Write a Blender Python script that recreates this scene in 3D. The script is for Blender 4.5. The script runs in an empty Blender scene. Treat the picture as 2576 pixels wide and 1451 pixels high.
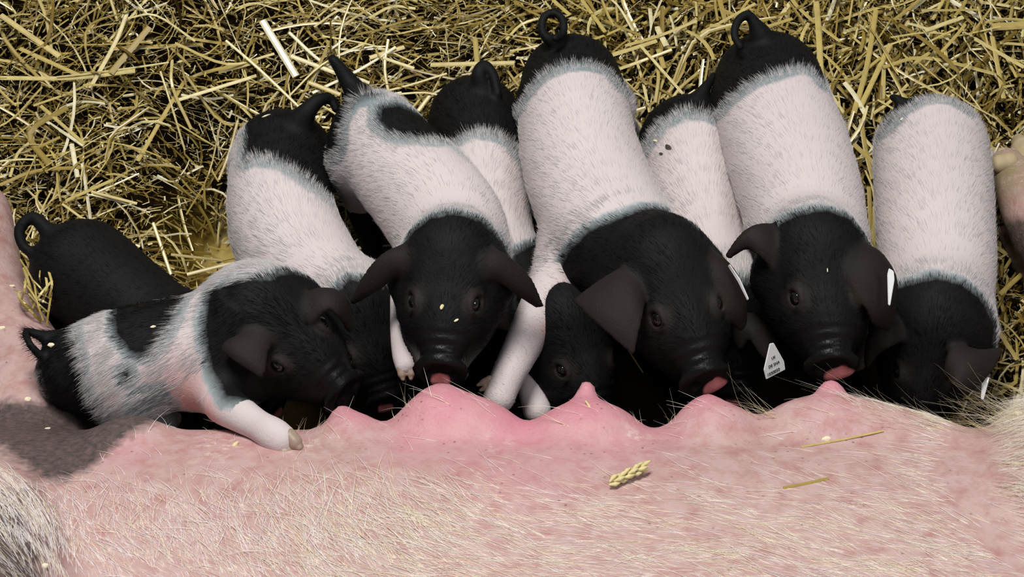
import bpy, bmesh, math, random
import numpy as np
from mathutils import Vector, Matrix

random.seed(7)
RNG = np.random.default_rng(7)
SC = bpy.context.scene
COL = SC.collection

# ------------------------------------------------------------------ camera
IW, IH = 2576.0, 1451.0
PITCH = math.radians(50.0)
FPX = (IW / 2) / math.tan(math.radians(17.5))
DV = np.array([0, math.cos(PITCH), -math.sin(PITCH)])
UV = np.array([0, math.sin(PITCH), math.cos(PITCH)])
RV = np.array([1.0, 0, 0])
CAM = np.array([0, 0, 0.15]) - 1.75 * DV
cd = bpy.data.cameras.new('camera')
cd.sensor_width = 36.0
cd.lens = 18.0 / math.tan(math.radians(17.5))
cd.dof.use_dof = True
cd.dof.focus_distance = 1.72
cd.dof.aperture_fstop = 22.0
cam = bpy.data.objects.new('camera', cd)
COL.objects.link(cam)
cam.location = CAM
cam.rotation_euler = (math.radians(90) - PITCH, 0, 0)
SC.camera = cam

# ------------------------------------------------------------------ world, lamps, exposure
wd = bpy.data.worlds.new('barn_air')
SC.world = wd
wd.use_nodes = True
wd.node_tree.nodes['Background'].inputs[0].default_value = (0.86, 0.93, 1.0, 1)
wd.node_tree.nodes['Background'].inputs[1].default_value = 0.15


def area_lamp(name, loc, target, size, power, col):
    l = bpy.data.lights.new(name, 'AREA')
    l.shape = 'RECTANGLE'
    l.size, l.size_y = size
    l.energy = power
    l.color = col
    o = bpy.data.objects.new(name, l)
    COL.objects.link(o)
    o.location = loc
    o.rotation_euler = (Vector(target) - Vector(loc)).to_track_quat('-Z', 'Y').to_euler()
    return o


area_lamp('hall_lamp', (-0.35, 0.25, 2.9), (0, 0.1, 0), (1.0, 0.7), 78, (1.0, 0.975, 0.94))
area_lamp('hall_lamp', (1.6, -1.5, 3.0), (0, 0, 0), (0.9, 0.9), 26, (0.95, 0.975, 1.0))
SC.view_settings.view_transform = 'Standard'
SC.view_settings.look = 'None'
SC.view_settings.exposure = 0.0
SC.view_settings.gamma = 1.0
SC.cycles.max_bounces = 5
SC.cycles.diffuse_bounces = 3
SC.cycles.glossy_bounces = 2
SC.cycles.transmission_bounces = 2


# ------------------------------------------------------------------ helpers
def W(px, py, z):
    r = DV * FPX + RV * (px - IW / 2) + UV * (IH / 2 - py)
    t = (z - CAM[2]) / r[2]
    return CAM + r * t


def SCALE(p):
    return float(np.dot(np.asarray(p) - CAM, DV) / FPX)


def S(px, py, z, rpx):
    p = W(px, py, z)
    return p, rpx * SCALE(p)


def nrm(v):
    v = np.asarray(v, float)
    return v / (np.linalg.norm(v) + 1e-12)


def tag(o, label=None, cat=None, group=None, kind=None):
    if label: o['label'] = label
    if cat: o['category'] = cat
    if group: o['group'] = group
    if kind: o['kind'] = kind
    return o


def spline(pts, n):
    """Catmull-Rom resampling of rows of pts."""
    pts = np.asarray(pts, float)
    if len(pts) == 2:
        t = np.linspace(0, 1, n)[:, None]
        return pts[0] * (1 - t) + pts[1] * t
    P = np.vstack([2 * pts[0] - pts[1], pts, 2 * pts[-1] - pts[-2]])
    out = []
    for u in np.linspace(0, len(pts) - 1 - 1e-9, n):
        i = int(u); t = u - i
        a, b, c, d = P[i], P[i + 1], P[i + 2], P[i + 3]
        out.append(0.5 * (2 * b + (c - a) * t + (2 * a - 5 * b + 4 * c - d) * t * t + (3 * b - a - 3 * c + d) * t ** 3))
    return np.array(out)


class Field:
    """A sampled distance field with smooth unions, turned into one closed surface."""

    def __init__(self, lo, hi, h):
        self.lo = np.asarray(lo, float)
        self.h = h
        self.n = np.ceil((np.asarray(hi, float) - self.lo) / h).astype(int) + 1
        self.f = np.full(tuple(self.n), 0.5, np.float32)

    def box(self, lo, hi):
        a = np.clip(np.floor((np.asarray(lo) - self.lo) / self.h).astype(int), 0, self.n - 1)
        b = np.clip(np.ceil((np.asarray(hi) - self.lo) / self.h).astype(int) + 1, 1, self.n)
        sl = tuple(slice(int(x), int(y)) for x, y in zip(a, b))
        ax = [np.float32(self.lo[i] + self.h * np.arange(a[i], b[i])) for i in range(3)]
        return sl, ax[0][:, None, None], ax[1][None, :, None], ax[2][None, None, :]

    def merge(self, sl, d, k):
        g = self.f[sl]
        if k > 0:
            hh = np.maximum(k - np.abs(g - d), 0) / k
            self.f[sl] = np.minimum(g, d) - hh * hh * (k / 4)
        else:
            self.f[sl] = np.minimum(g, d)

    def cut(self, sl, d, k):
        g = self.f[sl]
        hh = np.maximum(k - np.abs(g + d), 0) / k
        self.f[sl] = np.maximum(g, -d) + hh * hh * (k / 4)

    def chain(self, pts, rad, k=0.01, cut=False, squash=None):
        pts = np.asarray(pts, float); rad = np.asarray(rad, float)
        m = rad.max() + k + 4 * self.h + 0.006
        sl, X, Y, Z = self.box(pts.min(0) - m, pts.max(0) + m)
        best = None
        for i in range(len(pts) - 1):
            a, b = pts[i], pts[i + 1]
            ba = b - a
            L = float(ba @ ba) + 1e-12
            t = np.clip(((X - a[0]) * ba[0] + (Y - a[1]) * ba[1] + (Z - a[2]) * ba[2]) / L, 0, 1)
            d = np.sqrt((X - a[0] - t * ba[0]) ** 2 + (Y - a[1] - t * ba[1]) ** 2 + (Z - a[2] - t * ba[2]) ** 2) - (rad[i] + t * (rad[i + 1] - rad[i]))
            best = d if best is None else np.minimum(best, d)
        if best.size:
            (self.cut if cut else self.merge)(sl, best.astype(np.float32), k)

    def balls(self, pts, rad, k=0.006):
        m = max(rad) + k + 4 * self.h
        sl, X, Y, Z = self.box(pts.min(0) - m, pts.max(0) + m)
        best = None
        for p, r in zip(pts, rad):
            d = np.sqrt((X - p[0]) ** 2 + (Y - p[1]) ** 2 + (Z - p[2]) ** 2) - r
            best = d if best is None else np.minimum(best, d)
        if best.size:
            self.merge(sl, best.astype(np.float32), k)

    def ellipsoid(self, c, axes, rad, k=0.01, cut=False):
        c = np.asarray(c, float); A = np.asarray(axes, float); rad = np.asarray(rad, float)
        m = rad.max() + k + 4 * self.h
        sl, X, Y, Z = self.box(c - m, c + m)
        X = X - c[0]; Y = Y - c[1]; Z = Z - c[2]
        q = [A[i][0] * X + A[i][1] * Y + A[i][2] * Z for i in range(3)]
        k0 = np.sqrt(sum((q[i] / rad[i]) ** 2 for i in range(3)))
        k1 = np.sqrt(sum((q[i] / rad[i] ** 2) ** 2 for i in range(3))) + 1e-9
        d = (k0 * (k0 - 1) / k1).astype(np.float32)
        if d.size:
            (self.cut if cut else self.merge)(sl, d, k)

    def at(self, p):
        u = (np.asarray(p, float) - self.lo) / self.h
        i = np.clip(np.floor(u).astype(int), 0, self.n - 2)
        t = np.clip(u - i, 0, 1)
        v = 0.0
        for dx in (0, 1):
            for dy in (0, 1):
                for dz in (0, 1):
                    w = (t[..., 0] if dx else 1 - t[..., 0]) * (t[..., 1] if dy else 1 - t[..., 1]) * (t[..., 2] if dz else 1 - t[..., 2])
                    v = v + w * self.f[i[..., 0] + dx, i[..., 1] + dy, i[..., 2] + dz]
        return v

    def march(self, a, d, L=0.3):
        """first surface point met when coming from a + d*L back towards a"""
        t = np.linspace(L, 0, 400)
        p = np.asarray(a)[None] + np.asarray(d)[None] * t[:, None]
        v = self.at(p)
        k = np.nonzero(v < 0)[0]
        return p[k[0]] if len(k) else p[-1]

    def mesh(self):
        f = self.f
        f[0], f[-1], f[:, 0], f[:, -1], f[:, :, 0], f[:, :, -1] = [np.maximum(x, 0.001) for x in (f[0], f[-1], f[:, 0], f[:, -1], f[:, :, 0], f[:, :, -1])]
        s = f < 0
        n = np.array(f.shape) - 1
        c = np.zeros(tuple(n), np.uint8)
        for dx in (0, 1):
            for dy in (0, 1):
                for dz in (0, 1):
                    c += s[dx:dx + n[0], dy:dy + n[1], dz:dz + n[2]]
        act = (c > 0) & (c < 8)
        idx = np.argwhere(act)
        vid = np.full(tuple(n), -1, np.int32)
        vid[act] = np.arange(len(idx))
        acc = np.zeros((len(idx), 3)); cnt = np.zeros(len(idx))
        for ax in range(3):
            o1, o2 = [a for a in range(3) if a != ax]
            for u in (0, 1):
                for v in (0, 1):
                    off = np.zeros(3, int); off[o1] = u; off[o2] = v
                    p0 = idx + off
                    p1 = p0.copy(); p1[:, ax] += 1
                    a = f[p0[:, 0], p0[:, 1], p0[:, 2]]; b = f[p1[:, 0], p1[:, 1], p1[:, 2]]
                    x = (a < 0) != (b < 0)
                    t = np.where(x, a / np.where(x, a - b, 1), 0)
                    q = off[None].repeat(len(idx), 0).astype(float)
                    q[:, ax] = t
                    acc[x] += q[x]; cnt[x] += 1
        V = self.lo + self.h * (idx + acc / cnt[:, None])
        quads = []
        for ax in range(3):
            o1, o2 = (ax + 1) % 3, (ax + 2) % 3
            m = list(f.shape); m[ax] -= 1
            sa = [slice(None)] * 3; sb = [slice(None)] * 3
            sa[ax] = slice(0, -1); sb[ax] = slice(1, None)
            A = s[tuple(sa)]; B = s[tuple(sb)]
            e = np.argwhere(A != B)
            ok = (e[:, o1] > 0) & (e[:, o2] > 0) & (e[:, o1] < n[o1]) & (e[:, o2] < n[o2])
            e = e[ok]
            fl = A[e[:, 0], e[:, 1], e[:, 2]]
            r = []
            for (u, v) in ((-1, -1), (0, -1), (0, 0), (-1, 0)):
                q = e.copy(); q[:, o1] += u; q[:, o2] += v
                r.append(vid[q[:, 0], q[:, 1], q[:, 2]])
            r = np.stack(r, 1)
            r[~fl] = r[~fl][:, ::-1]
            quads.append(r)
        return V, np.vstack(quads)


def mesh_obj(name, V, F, mat=None, parent=None, attrs=None, smooth=True):
    """V (n,3), F (m,4) or (m,3) -> one mesh object"""
    me = bpy.data.meshes.new(name)
    F = np.asarray(F, np.int32)
    k = F.shape[1]
    me.vertices.add(len(V)); me.vertices.foreach_set('co', np.asarray(V, np.float32).ravel())
    me.loops.add(F.size); me.loops.foreach_set('vertex_index', F.ravel())
    me.polygons.add(len(F))
    me.polygons.foreach_set('loop_start', np.arange(0, F.size, k, dtype=np.int32))
    me.polygons.foreach_set('loop_total', np.full(len(F), k, np.int32))
    me.update(calc_edges=True)
    me.validate()
    me.polygons.foreach_set('use_smooth', np.full(len(me.polygons), smooth))
    for an, av in (attrs or {}).items():
        a = me.attributes.new(an, 'FLOAT', 'POINT')
        a.data.foreach_set('value', np.asarray(av, np.float32))
    o = bpy.data.objects.new(name, me)
    COL.objects.link(o)
    if mat: me.materials.append(mat)
    if parent: o.parent = parent; o.matrix_parent_inverse = Matrix.Translation(-Vector(parent.location))
    return o


def empty(name, loc):
    o = bpy.data.objects.new(name, None)
    o.empty_display_size = 0.03
    COL.objects.link(o)
    o.location = Vector([float(x) for x in loc])
    return o


def normals_of(V, F):
    a = V[F[:, 2]] - V[F[:, 0]]; b = V[F[:, -1]] - V[F[:, 1]]
    n = np.cross(a, b)
    N = np.zeros_like(V)
    for i in range(F.shape[1]):
        np.add.at(N, F[:, i], n)
    return N / (np.linalg.norm(N, axis=1, keepdims=True) + 1e-12)


def sample_surface(V, F, N, count, keep):
    cen = V[F].mean(1)
    w = keep(cen, N[F].mean(1)) * np.linalg.norm(np.cross(V[F[:, 2]] - V[F[:, 0]], V[F[:, 3]] - V[F[:, 1]]), axis=1)
    w = w / w.sum()
    fi = RNG.choice(len(F), count, p=w)
    a, b = RNG.random(count)[:, None], RNG.random(count)[:, None]
    q = F[fi]
    wt = np.stack([(1 - a) * (1 - b), a * (1 - b), a * b, (1 - a) * b], 1)[:, :, 0]
    P = (V[q] * wt[:, :, None]).sum(1)
    n = (N[q] * wt[:, :, None]).sum(1)
    return P, n / np.linalg.norm(n, axis=1, keepdims=True), q, wt


def hair_obj(name, pts, rad, col, mat, parent=None):
    """pts (n,k,3) strands, rad (n,) root radius, col (n,3)"""
    n, k, _ = pts.shape
    hc = bpy.data.hair_curves.new(name)
    hc.add_curves([k] * n)
    hc.points.foreach_set('position', pts.astype(np.float32).ravel())
    prof = np.linspace(1, 0.15, k)[None] * rad[:, None]
    ra = hc.attributes.get('radius') or hc.attributes.new('radius', 'FLOAT', 'POINT')
    ra.data.foreach_set('value', prof.astype(np.float32).ravel())
    ca = hc.attributes.new('col', 'FLOAT_COLOR', 'CURVE')
    ca.data.foreach_set('color', np.hstack([col, np.ones((n, 1))]).astype(np.float32).ravel())
    hc.materials.append(mat)
    o = bpy.data.objects.new(name, hc)
    COL.objects.link(o)
    if parent: o.parent = parent; o.matrix_parent_inverse = Matrix.Translation(-Vector(parent.location))
    return o


def poly_sd(P, poly):
    """signed distance of 2D points to a polygon, negative inside"""
    poly = np.asarray(poly, float)
    d = np.full(len(P), 1e9); inside = np.zeros(len(P), bool)
    for i in range(len(poly)):
        a, b = poly[i], poly[(i + 1) % len(poly)]
        e = b - a; w = P - a
        t = np.clip((w @ e) / (e @ e + 1e-15), 0, 1)
        d = np.minimum(d, np.linalg.norm(w - t[:, None] * e, axis=1))
        c = (a[1] > P[:, 1]) != (b[1] > P[:, 1])
        inside ^= c & (P[:, 0] < (b[0] - a[0]) * (P[:, 1] - a[1]) / (b[1] - a[1] + 1e-15) + a[0])
    return np.where(inside, -d, d)


def plan_patch(V, pix, z, axis=(0, -0.55, 0.835)):
    """signed distance (metres) to a coat patch: the outline lies on the back (height z) and goes straight through along axis"""
    ax = nrm(axis)
    e1 = np.array([1.0, 0, 0]); e2 = np.cross(ax, e1)
    Q = np.array([W(x, y, z) for x, y in pix])
    return poly_sd(np.stack([V @ e1, V @ e2], 1), np.stack([Q @ e1, Q @ e2], 1))


# ------------------------------------------------------------------ materials
class NT:
    def __init__(self, name):
        self.m = bpy.data.materials.new(name)
        self.m.use_nodes = True
        self.t = self.m.node_tree
        self.b = self.t.nodes['Principled BSDF']

    def node(self, typ, ins=None, **kw):
        n = self.t.nodes.new(typ)
        for a, v in kw.items(): setattr(n, a, v)
        for a, v in (ins or {}).items():
            if hasattr(v, 'is_linked') or hasattr(v, 'links'): self.t.links.new(v, n.inputs[a])
            else: n.inputs[a].default_value = v
        return n

    def attr(self, name):
        return self.node('ShaderNodeAttribute', attribute_name=name)

    def math(self, op, a, b=0.0, clamp=False):
        return self.node('ShaderNodeMath', {0: a, 1: b}, operation=op, use_clamp=clamp).outputs[0]

    def noise(self, scale, detail=3, vec=None, rough=0.5):
        ins = {'Scale': scale, 'Detail': detail, 'Roughness': rough}
        if vec is not None: ins['Vector'] = vec
        return self.node('ShaderNodeTexNoise', ins).outputs['Fac']

    def ramp(self, fac, stops):
        n = self.node('ShaderNodeValToRGB', {0: fac})
        cr = n.color_ramp
        while len(cr.elements) < len(stops): cr.elements.new(0.5)
        for e, (p, c) in zip(cr.elements, stops):
            e.position = p; e.color = (*c, 1) if len(c) == 3 else c
        return n.outputs[0]

    def mix(self, fac, a, b, blend='MIX'):
        n = self.node('ShaderNodeMix', data_type='RGBA', blend_type=blend)
        for i, v in ((0, fac), (6, a), (7, b)):
            if hasattr(v, 'links'): self.t.links.new(v, n.inputs[i])
            else: n.inputs[i].default_value = v if i == 0 else (*v, 1)
        return n.outputs[2]

    def coord(self):
        return self.node('ShaderNodeNewGeometry').outputs['Position']

    def mapr(self, v, a, b, c=0.0, d=1.0):
        return self.node('ShaderNodeMapRange', {'Value': v, 'From Min': a, 'From Max': b, 'To Min': c, 'To Max': d}).outputs[0]

    def set(self, **kw):
        for k, v in kw.items():
            k = k.replace('_', ' ')
            if hasattr(v, 'links'): self.t.links.new(v, self.b.inputs[k])
            else: self.b.inputs[k].default_value = (*v, 1) if isinstance(v, tuple) and len(v) == 3 else v
        return self

    def bump(self, height, strength, dist=0.001):
        n = self.node('ShaderNodeBump', {'Height': height, 'Strength': strength, 'Distance': dist})
        self.t.links.new(n.outputs[0], self.b.inputs['Normal'])
        return self


def mat_piglet():
    m = NT('piglet_coat')
    pos = m.coord()
    sd = m.attr('sd').outputs['Fac']
    nz = m.noise(160, 3, pos)
    sdj = m.math('ADD', sd, m.math('MULTIPLY', m.math('SUBTRACT', nz, 0.5), 0.005))
    pale = m.mix(m.noise(14, 2, pos), (0.555, 0.475, 0.475), (0.63, 0.565, 0.56))
    blush = m.mapr(m.attr('blush').outputs['Fac'], 0, 1)
    pale = m.mix(blush, pale, (0.60, 0.30, 0.285))
    dark = m.mix(m.noise(60, 3, pos), (0.0032, 0.0030, 0.0030), (0.0060, 0.0055, 0.0055))
    earth = m.attr('ear').outputs['Fac']
    dark = m.mix(earth, dark, (0.0155, 0.0115, 0.0100))
    dark = m.mix(m.math('MULTIPLY', m.attr('lid').outputs['Fac'], 0.8), dark, (0.030, 0.023, 0.019))
    f1 = m.mapr(sdj, -0.003, 0.010)
    tsp = m.attr('along').outputs['Fac']
    wv = m.math('MULTIPLY', m.math('SUBTRACT', m.noise(26, 2, pos), 0.5), 0.011)
    wv = m.math('SUBTRACT', wv, m.mapr(tsp, 0.2, 0.7, 0.003, -0.002))
    f2 = m.mapr(m.math('ADD', sdj, wv), 0.010, 0.0145)
    c = m.mix(f1, dark, m.mix(m.mapr(tsp, 0.2, 0.7), (0.20, 0.235, 0.248), (0.32, 0.36, 0.375)))
    c = m.mix(f2, c, pale)
    c = m.mix(m.mapr(m.attr('pinknose').outputs['Fac'], 0.35, 0.6), c, (0.60, 0.20, 0.20))
    m.set(Base_Color=c)
    rough = m.mix(m.attr('wet').outputs['Fac'], (0.68, 0.68, 0.68), (0.36, 0.36, 0.36))
    m.t.links.new(rough, m.b.inputs['Roughness'])
    m.set(Specular_IOR_Level=0.17)
    m.bump(m.noise(420, 2, pos), 0.35, 0.0012)
    return m.m


def mat_hair(name, rough, spec=0.3, trans=0.3):
    m = NT(name)
    c = m.attr('col').outputs['Color']
    m.set(Base_Color=c, Roughness=rough, Specular_IOR_Level=spec)
    tr = m.node('ShaderNodeBsdfTranslucent', {'Color': c})
    mx = m.node('ShaderNodeMixShader', {0: trans, 1: m.b.outputs[0], 2: tr.outputs[0]})
    out = m.t.nodes['Material Output']
    m.t.links.new(mx.outputs[0], out.inputs['Surface'])
    return m.m


def mat_sow():
    m = NT('sow_skin')
    pos = m.coord()
    base = m.mix(m.noise(9, 3, pos), (0.47, 0.31, 0.285), (0.56, 0.405, 0.38))
    base = m.mix(m.mapr(m.noise(55, 4, pos, 0.65), 0.42, 0.72), base, (0.42, 0.215, 0.205))
    rosy = m.mix(m.noise(25, 4, pos), (0.60, 0.185, 0.25), (0.66, 0.29, 0.35))
    base = m.mix(m.attr('rosy').outputs['Fac'], base, rosy)
    vo = m.node('ShaderNodeTexVoronoi', {'Vector': pos, 'Scale': 115.0, 'Randomness': 1.0})
    dots = m.mapr(vo.outputs['Distance'], 0.08, 0.20, 1, 0)
    dots = m.math('MULTIPLY', dots, m.mapr(m.noise(45, 2, pos), 0.5, 0.62))
    base = m.mix(m.math('MULTIPLY', dots, 0.75), base, (0.20, 0.10, 0.075))
    dk = m.mapr(m.math('ADD', m.attr('dark').outputs['Fac'], m.math('MULTIPLY', m.math('SUBTRACT', m.noise(130, 3, pos), 0.5), 0.014)), -0.006, 0.006, 1, 0)
    dcol = m.mix(m.mapr(m.noise(150, 4, pos, 0.7), 0.35, 0.7), (0.058, 0.047, 0.047), (0.150, 0.100, 0.088))
    base = m.mix(dk, base, dcol)
    base = m.mix(m.math('MULTIPLY', m.attr('dirt').outputs['Fac'], m.mapr(m.noise(60, 4, pos, 0.7), 0.25, 0.5)), base, (0.27, 0.215, 0.12))
    crust = m.math('MULTIPLY', m.attr('crust').outputs['Fac'], m.mapr(m.noise(70, 5, pos, 0.7), 0.5, 0.68))
    base = m.mix(crust, base, (0.72, 0.60, 0.52))
    m.set(Base_Color=base, Roughness=0.52, Specular_IOR_Level=0.35, Subsurface_Weight=0.0)
    hgt = m.math('ADD', m.noise(330, 3, pos), m.math('MULTIPLY', m.noise(90, 3, pos), 1.5))
    m.bump(hgt, 0.4, 0.0016)
    return m.m


def mat_straw():
    m = NT('straw_golden')
    t = m.attr('tint').outputs['Fac']
    c = m.ramp(t, [(0.0, (0.010, 0.0065, 0.0025)), (0.25, (0.155, 0.098, 0.015)), (0.5, (0.320, 0.228, 0.046)), (0.75, (0.545, 0.425, 0.130)), (0.9, (0.69, 0.59, 0.28)), (1.0, (0.77, 0.71, 0.49))])  # darkest stop carries the shade painted on the bedding's under-sheet
    pos = m.coord()
    c = m.mix(m.math('MULTIPLY', m.mapr(m.noise(120, 3, pos), 0.45, 0.8, 0, 0.5), t), c, (0.20, 0.13, 0.03))
    gm = m.math('MULTIPLY', m.mapr(m.noise(33, 2, pos), 0.45, 0.75, 0, 0.4), t)
    c = m.mix(gm, c, (0.33, 0.255, 0.135))
    m.set(Base_Color=c, Roughness=0.34, Specular_IOR_Level=m.mapr(t, 0.1, 0.6, 0.0, 0.85))
    return m.m


def mat_plain(name, col, rough=0.5, spec=0.4, nscale=80, var=0.25):
    m = NT(name)
    pos = m.coord()
    c = m.mix(m.noise(nscale, 3, pos), tuple(x * (1 - var) for x in col), tuple(min(1, x * (1 + var)) for x in col))
    m.set(Base_Color=c, Roughness=rough, Specular_IOR_Level=spec)
    return m.m


M_PIG = mat_piglet()
M_SOW = mat_sow()
M_STRAW = mat_straw()
M_FUR = mat_hair('piglet_hair', 0.5, 0.2)
M_BRISTLE = mat_hair('sow_hair', 0.4, 0.45, 0.12)
M_EYE = mat_plain('eye_dark', (0.006, 0.004, 0.004), 0.06, 0.7)
M_HOOF = mat_plain('hoof_horn', (0.34, 0.25, 0.19), 0.45)
M_HOOFSOW = mat_plain('sow_hoof_horn', (0.42, 0.33, 0.20), 0.55, 0.3, 50, 0.45)
M_TAG = mat_plain('tag_white', (0.74, 0.75, 0.74), 0.35, 0.4, 20, 0.04)
M_INK = mat_plain('tag_ink', (0.02, 0.02, 0.02), 0.6)
M_CHIP = mat_plain('wood_shaving', (0.80, 0.70, 0.50), 0.6, 0.3, 200, 0.2)
M_HUSK = mat_plain('husk_pale', (0.70, 0.60, 0.30), 0.55, 0.3, 200, 0.2)
M_DIRT = mat_plain('dry_dung', (0.06, 0.052, 0.035), 0.8, 0.1, 300, 0.5)


# ------------------------------------------------------------------ ground and straw
def smooth01(x, a, b):
    t = np.clip((x - a) / (b - a), 0, 1)
    return t * t * (3 - 2 * t)


PIT = W(555, 640, 0.0)
PIT2 = W(535, 420, 0.03)
_ns = [(RNG.uniform(6, 26), RNG.uniform(0, 6.28), RNG.uniform(0, 6.28)) for _ in range(14)]


def ground_h(x, y):
    x = np.asarray(x, float); y = np.asarray(y, float)
    z = 0.028 + 0.085 * smooth01(y, 0.10, 0.52)
    z = z + 0.02 * smooth01(-x, 0.2, 0.5) * smooth01(y, 0.1, 0.35)
    for f, ph, an in _ns:
        z = z + 0.0045 * np.sin(f * (x * math.cos(an) + y * math.sin(an)) + ph)
    g = np.exp(-((x - PIT[0]) ** 2 / 0.055 ** 2 + (y - PIT[1]) ** 2 / 0.07 ** 2))
    z = z - 0.055 * g
    g2 = np.exp(-((x - PIT2[0]) ** 2 / 0.05 ** 2 + (y - PIT2[1]) ** 2 / 0.10 ** 2))
    z = z - 0.045 * g2
    return np.maximum(z, 0.004)


def onbed(px, py, lift=0.0):
    z = 0.05
    for _ in range(12):
        p = W(px, py, z)
        z = float(ground_h(p[0], p[1])) + lift
    return W(px, py, z)


def strips(n_seg, P, D, L, Wd, T, bend, kink, roll, tint):
    """many flattened stalks: centre P, direction D (n,3), length, width, thickness -> V, F, tint"""
    n = len(P)
    t = np.linspace(-0.5, 0.5, n_seg + 1)
    up = np.array([0, 0, 1.0])
    side = np.cross(D, up); side /= np.linalg.norm(side, axis=1, keepdims=True) + 1e-9
    nor = np.cross(side, D)
    s2 = side * np.cos(roll)[:, None] + nor * np.sin(roll)[:, None]
    n2 = np.cross(s2, D)
    c = P[:, None] + D[:, None] * (t[None, :, None] * L[:, None, None])
    c = c + side[:, None] * (bend[:, None] * (t[None] ** 2) * L[:, None])[:, :, None]
    c = c + side[:, None] * (kink[:, None] * np.abs(t[None] - 0.1) * L[:, None])[:, :, None]
    c = c - nor[:, None] * ((0.35 * np.abs(bend))[:, None] * (t[None] ** 2) * L[:, None])[:, :, None]
    w = Wd[:, None] * np.where(np.abs(t) > 0.45, 0.8, 1.0)[None]
    a = s2[:, None] * w[:, :, None] * 0.5
    b = n2[:, None] * T[:, None, None] * 0.5 * np.ones((1, len(t), 1))
    ring = np.stack([c + a, c + b, c - a, c - b], 2)
    V = ring.reshape(-1, 3)
    m = len(t)
    base = (np.arange(n) * m * 4)[:, None, None]
    i = (np.arange(m - 1) * 4)[None, :, None]
    k = np.arange(4)[None, None, :]
    k2 = (k + 1) % 4
    F = np.stack([base + i + k, base + i + k2, base + i + 4 + k2, base + i + 4 + k], -1).reshape(-1, 4)
    e = (np.arange(n) * m * 4)[:, None]
    F = np.vstack([F, e + np.array([[3, 2, 1, 0]]), e + (m - 1) * 4 + np.array([[0, 1, 2, 3]])])
    return V, F, np.repeat(tint, m * 4)


# floor of the pen
gx, gy = np.meshgrid(np.linspace(-2.2, 2.2, 12), np.linspace(-2.2, 2.4, 12), indexing='ij')
V = np.stack([gx, gy, np.full_like(gx, -0.04)], -1).reshape(-1, 3)
gi = np.arange(144).reshape(12, 12)
F = np.stack([gi[:-1, :-1], gi[1:, :-1], gi[1:, 1:], gi[:-1, 1:]], -1).reshape(-1, 4)
fl = mesh_obj('floor', V, F, mat_plain('pen_floor', (0.16, 0.11, 0.055), 0.8, 0.2, 25, 0.3))
fl['kind'] = 'structure'


def build_bedding():
    nx, ny = 190, 130
    xs = np.linspace(-1.05, 1.05, nx); ys = np.linspace(-0.45, 1.0, ny)
    X, Y = np.meshgrid(xs, ys, indexing='ij')
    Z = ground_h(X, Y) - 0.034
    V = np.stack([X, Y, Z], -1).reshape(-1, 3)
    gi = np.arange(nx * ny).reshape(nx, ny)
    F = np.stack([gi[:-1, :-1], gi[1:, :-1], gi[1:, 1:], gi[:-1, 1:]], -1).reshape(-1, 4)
    parts = [(V, F, 0.0 + 0.62 * np.exp(-(((V[:, 0] - PIT[0]) / .042) ** 2 + ((V[:, 1] - PIT[1] - .02) / .055) ** 2)))]  # under-sheet tinted near-black: shade in the gaps painted in; paler at bare patch
    # layers: fine chaff and short bits below, longer straws above
    for (n, lo, hi, wlo, whi, zlo, zhi, seg, tilt, tb) in ((9000, .005, .015, .0020, .0052, -.015, .014, 1, .6, .66),
                                                       (40000, .006, .034, .0009, .0034, -.032, .008, 2, .55, .44),
                                                       (9000, .03, .09, .0014, .0046, -.024, .016, 4, .32, .50),
                                                       (1800, .06, .16, .0022, .0056, -.004, .024, 6, .18, .60)):
        x = RNG.uniform(-0.85, 0.85, n); y = RNG.uniform(-0.12, 0.92, n)
        g = np.exp(-((x - PIT[0]) ** 2 / 0.05 ** 2 + (y - PIT[1]) ** 2 / 0.055 ** 2))
        keep = RNG.random(n) > g * 0.95
        keep &= (y > 0.03) | (np.abs(x - .02) > .47)
        keep &= RNG.random(n) < np.clip((y + .02) / .12, .25, 1) + (np.abs(x) > .47)
        x, y = x[keep], y[keep]; n = len(x)
        z = ground_h(x, y) + RNG.uniform(zlo, zhi, n)
        az = RNG.uniform(0, 2 * np.pi, n)
        az = np.where((x < 0) & (RNG.random(n) < 0.45), RNG.normal(0.25, 0.5, n), az)
        az = np.where((x > 0.15) & (RNG.random(n) < 0.45), RNG.normal(1.2, 0.6, n), az)
        el = RNG.normal(0, tilt, n)
        D = np.stack([np.cos(az) * np.cos(el), np.sin(az) * np.cos(el), np.sin(el)], 1)
        e = 0.01
        gxh = (ground_h(x + e, y) - ground_h(x - e, y)) / (2 * e); gyh = (ground_h(x, y + e) - ground_h(x, y - e)) / (2 * e)
        D[:, 2] += D[:, 0] * gxh + D[:, 1] * gyh
        D /= np.linalg.norm(D, axis=1, keepdims=True)
        L = lo * (hi / lo) ** (RNG.random(n) ** 1.3)
        wd = RNG.uniform(wlo, whi, n) * np.where(x > 0.0, 1.08, 0.78)
        tint = np.clip(RNG.normal(tb, 0.26, n) - 0.06 * (x > 0.1), 0.02, 1)
        tint = np.where(RNG.random(n) < 0.05, RNG.uniform(0.85, 1.0, n), tint)
        parts.append(strips(seg, np.stack([x, y, z], 1), D, L, wd, wd * RNG.uniform(.10, .4, n), RNG.normal(0, .35, n), np.where(RNG.random(n) < .2, RNG.normal(0, .4, n), 0), RNG.uniform(-.7, .7, n), tint))
    vs, fs, ts, o = [], [], [], 0
    for v, f, t in parts:
        vs.append(v); fs.append(f + o); ts.append(t); o += len(v)
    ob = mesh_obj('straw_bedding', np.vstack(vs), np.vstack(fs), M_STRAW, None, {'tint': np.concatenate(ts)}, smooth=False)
    tag(ob, 'deep bed of chopped golden straw and chaff covering the pen floor behind the piglets', 'straw', None, 'stuff')


build_bedding()

G_STALK = 'longest loose straw stalks lying on the bedding'


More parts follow.
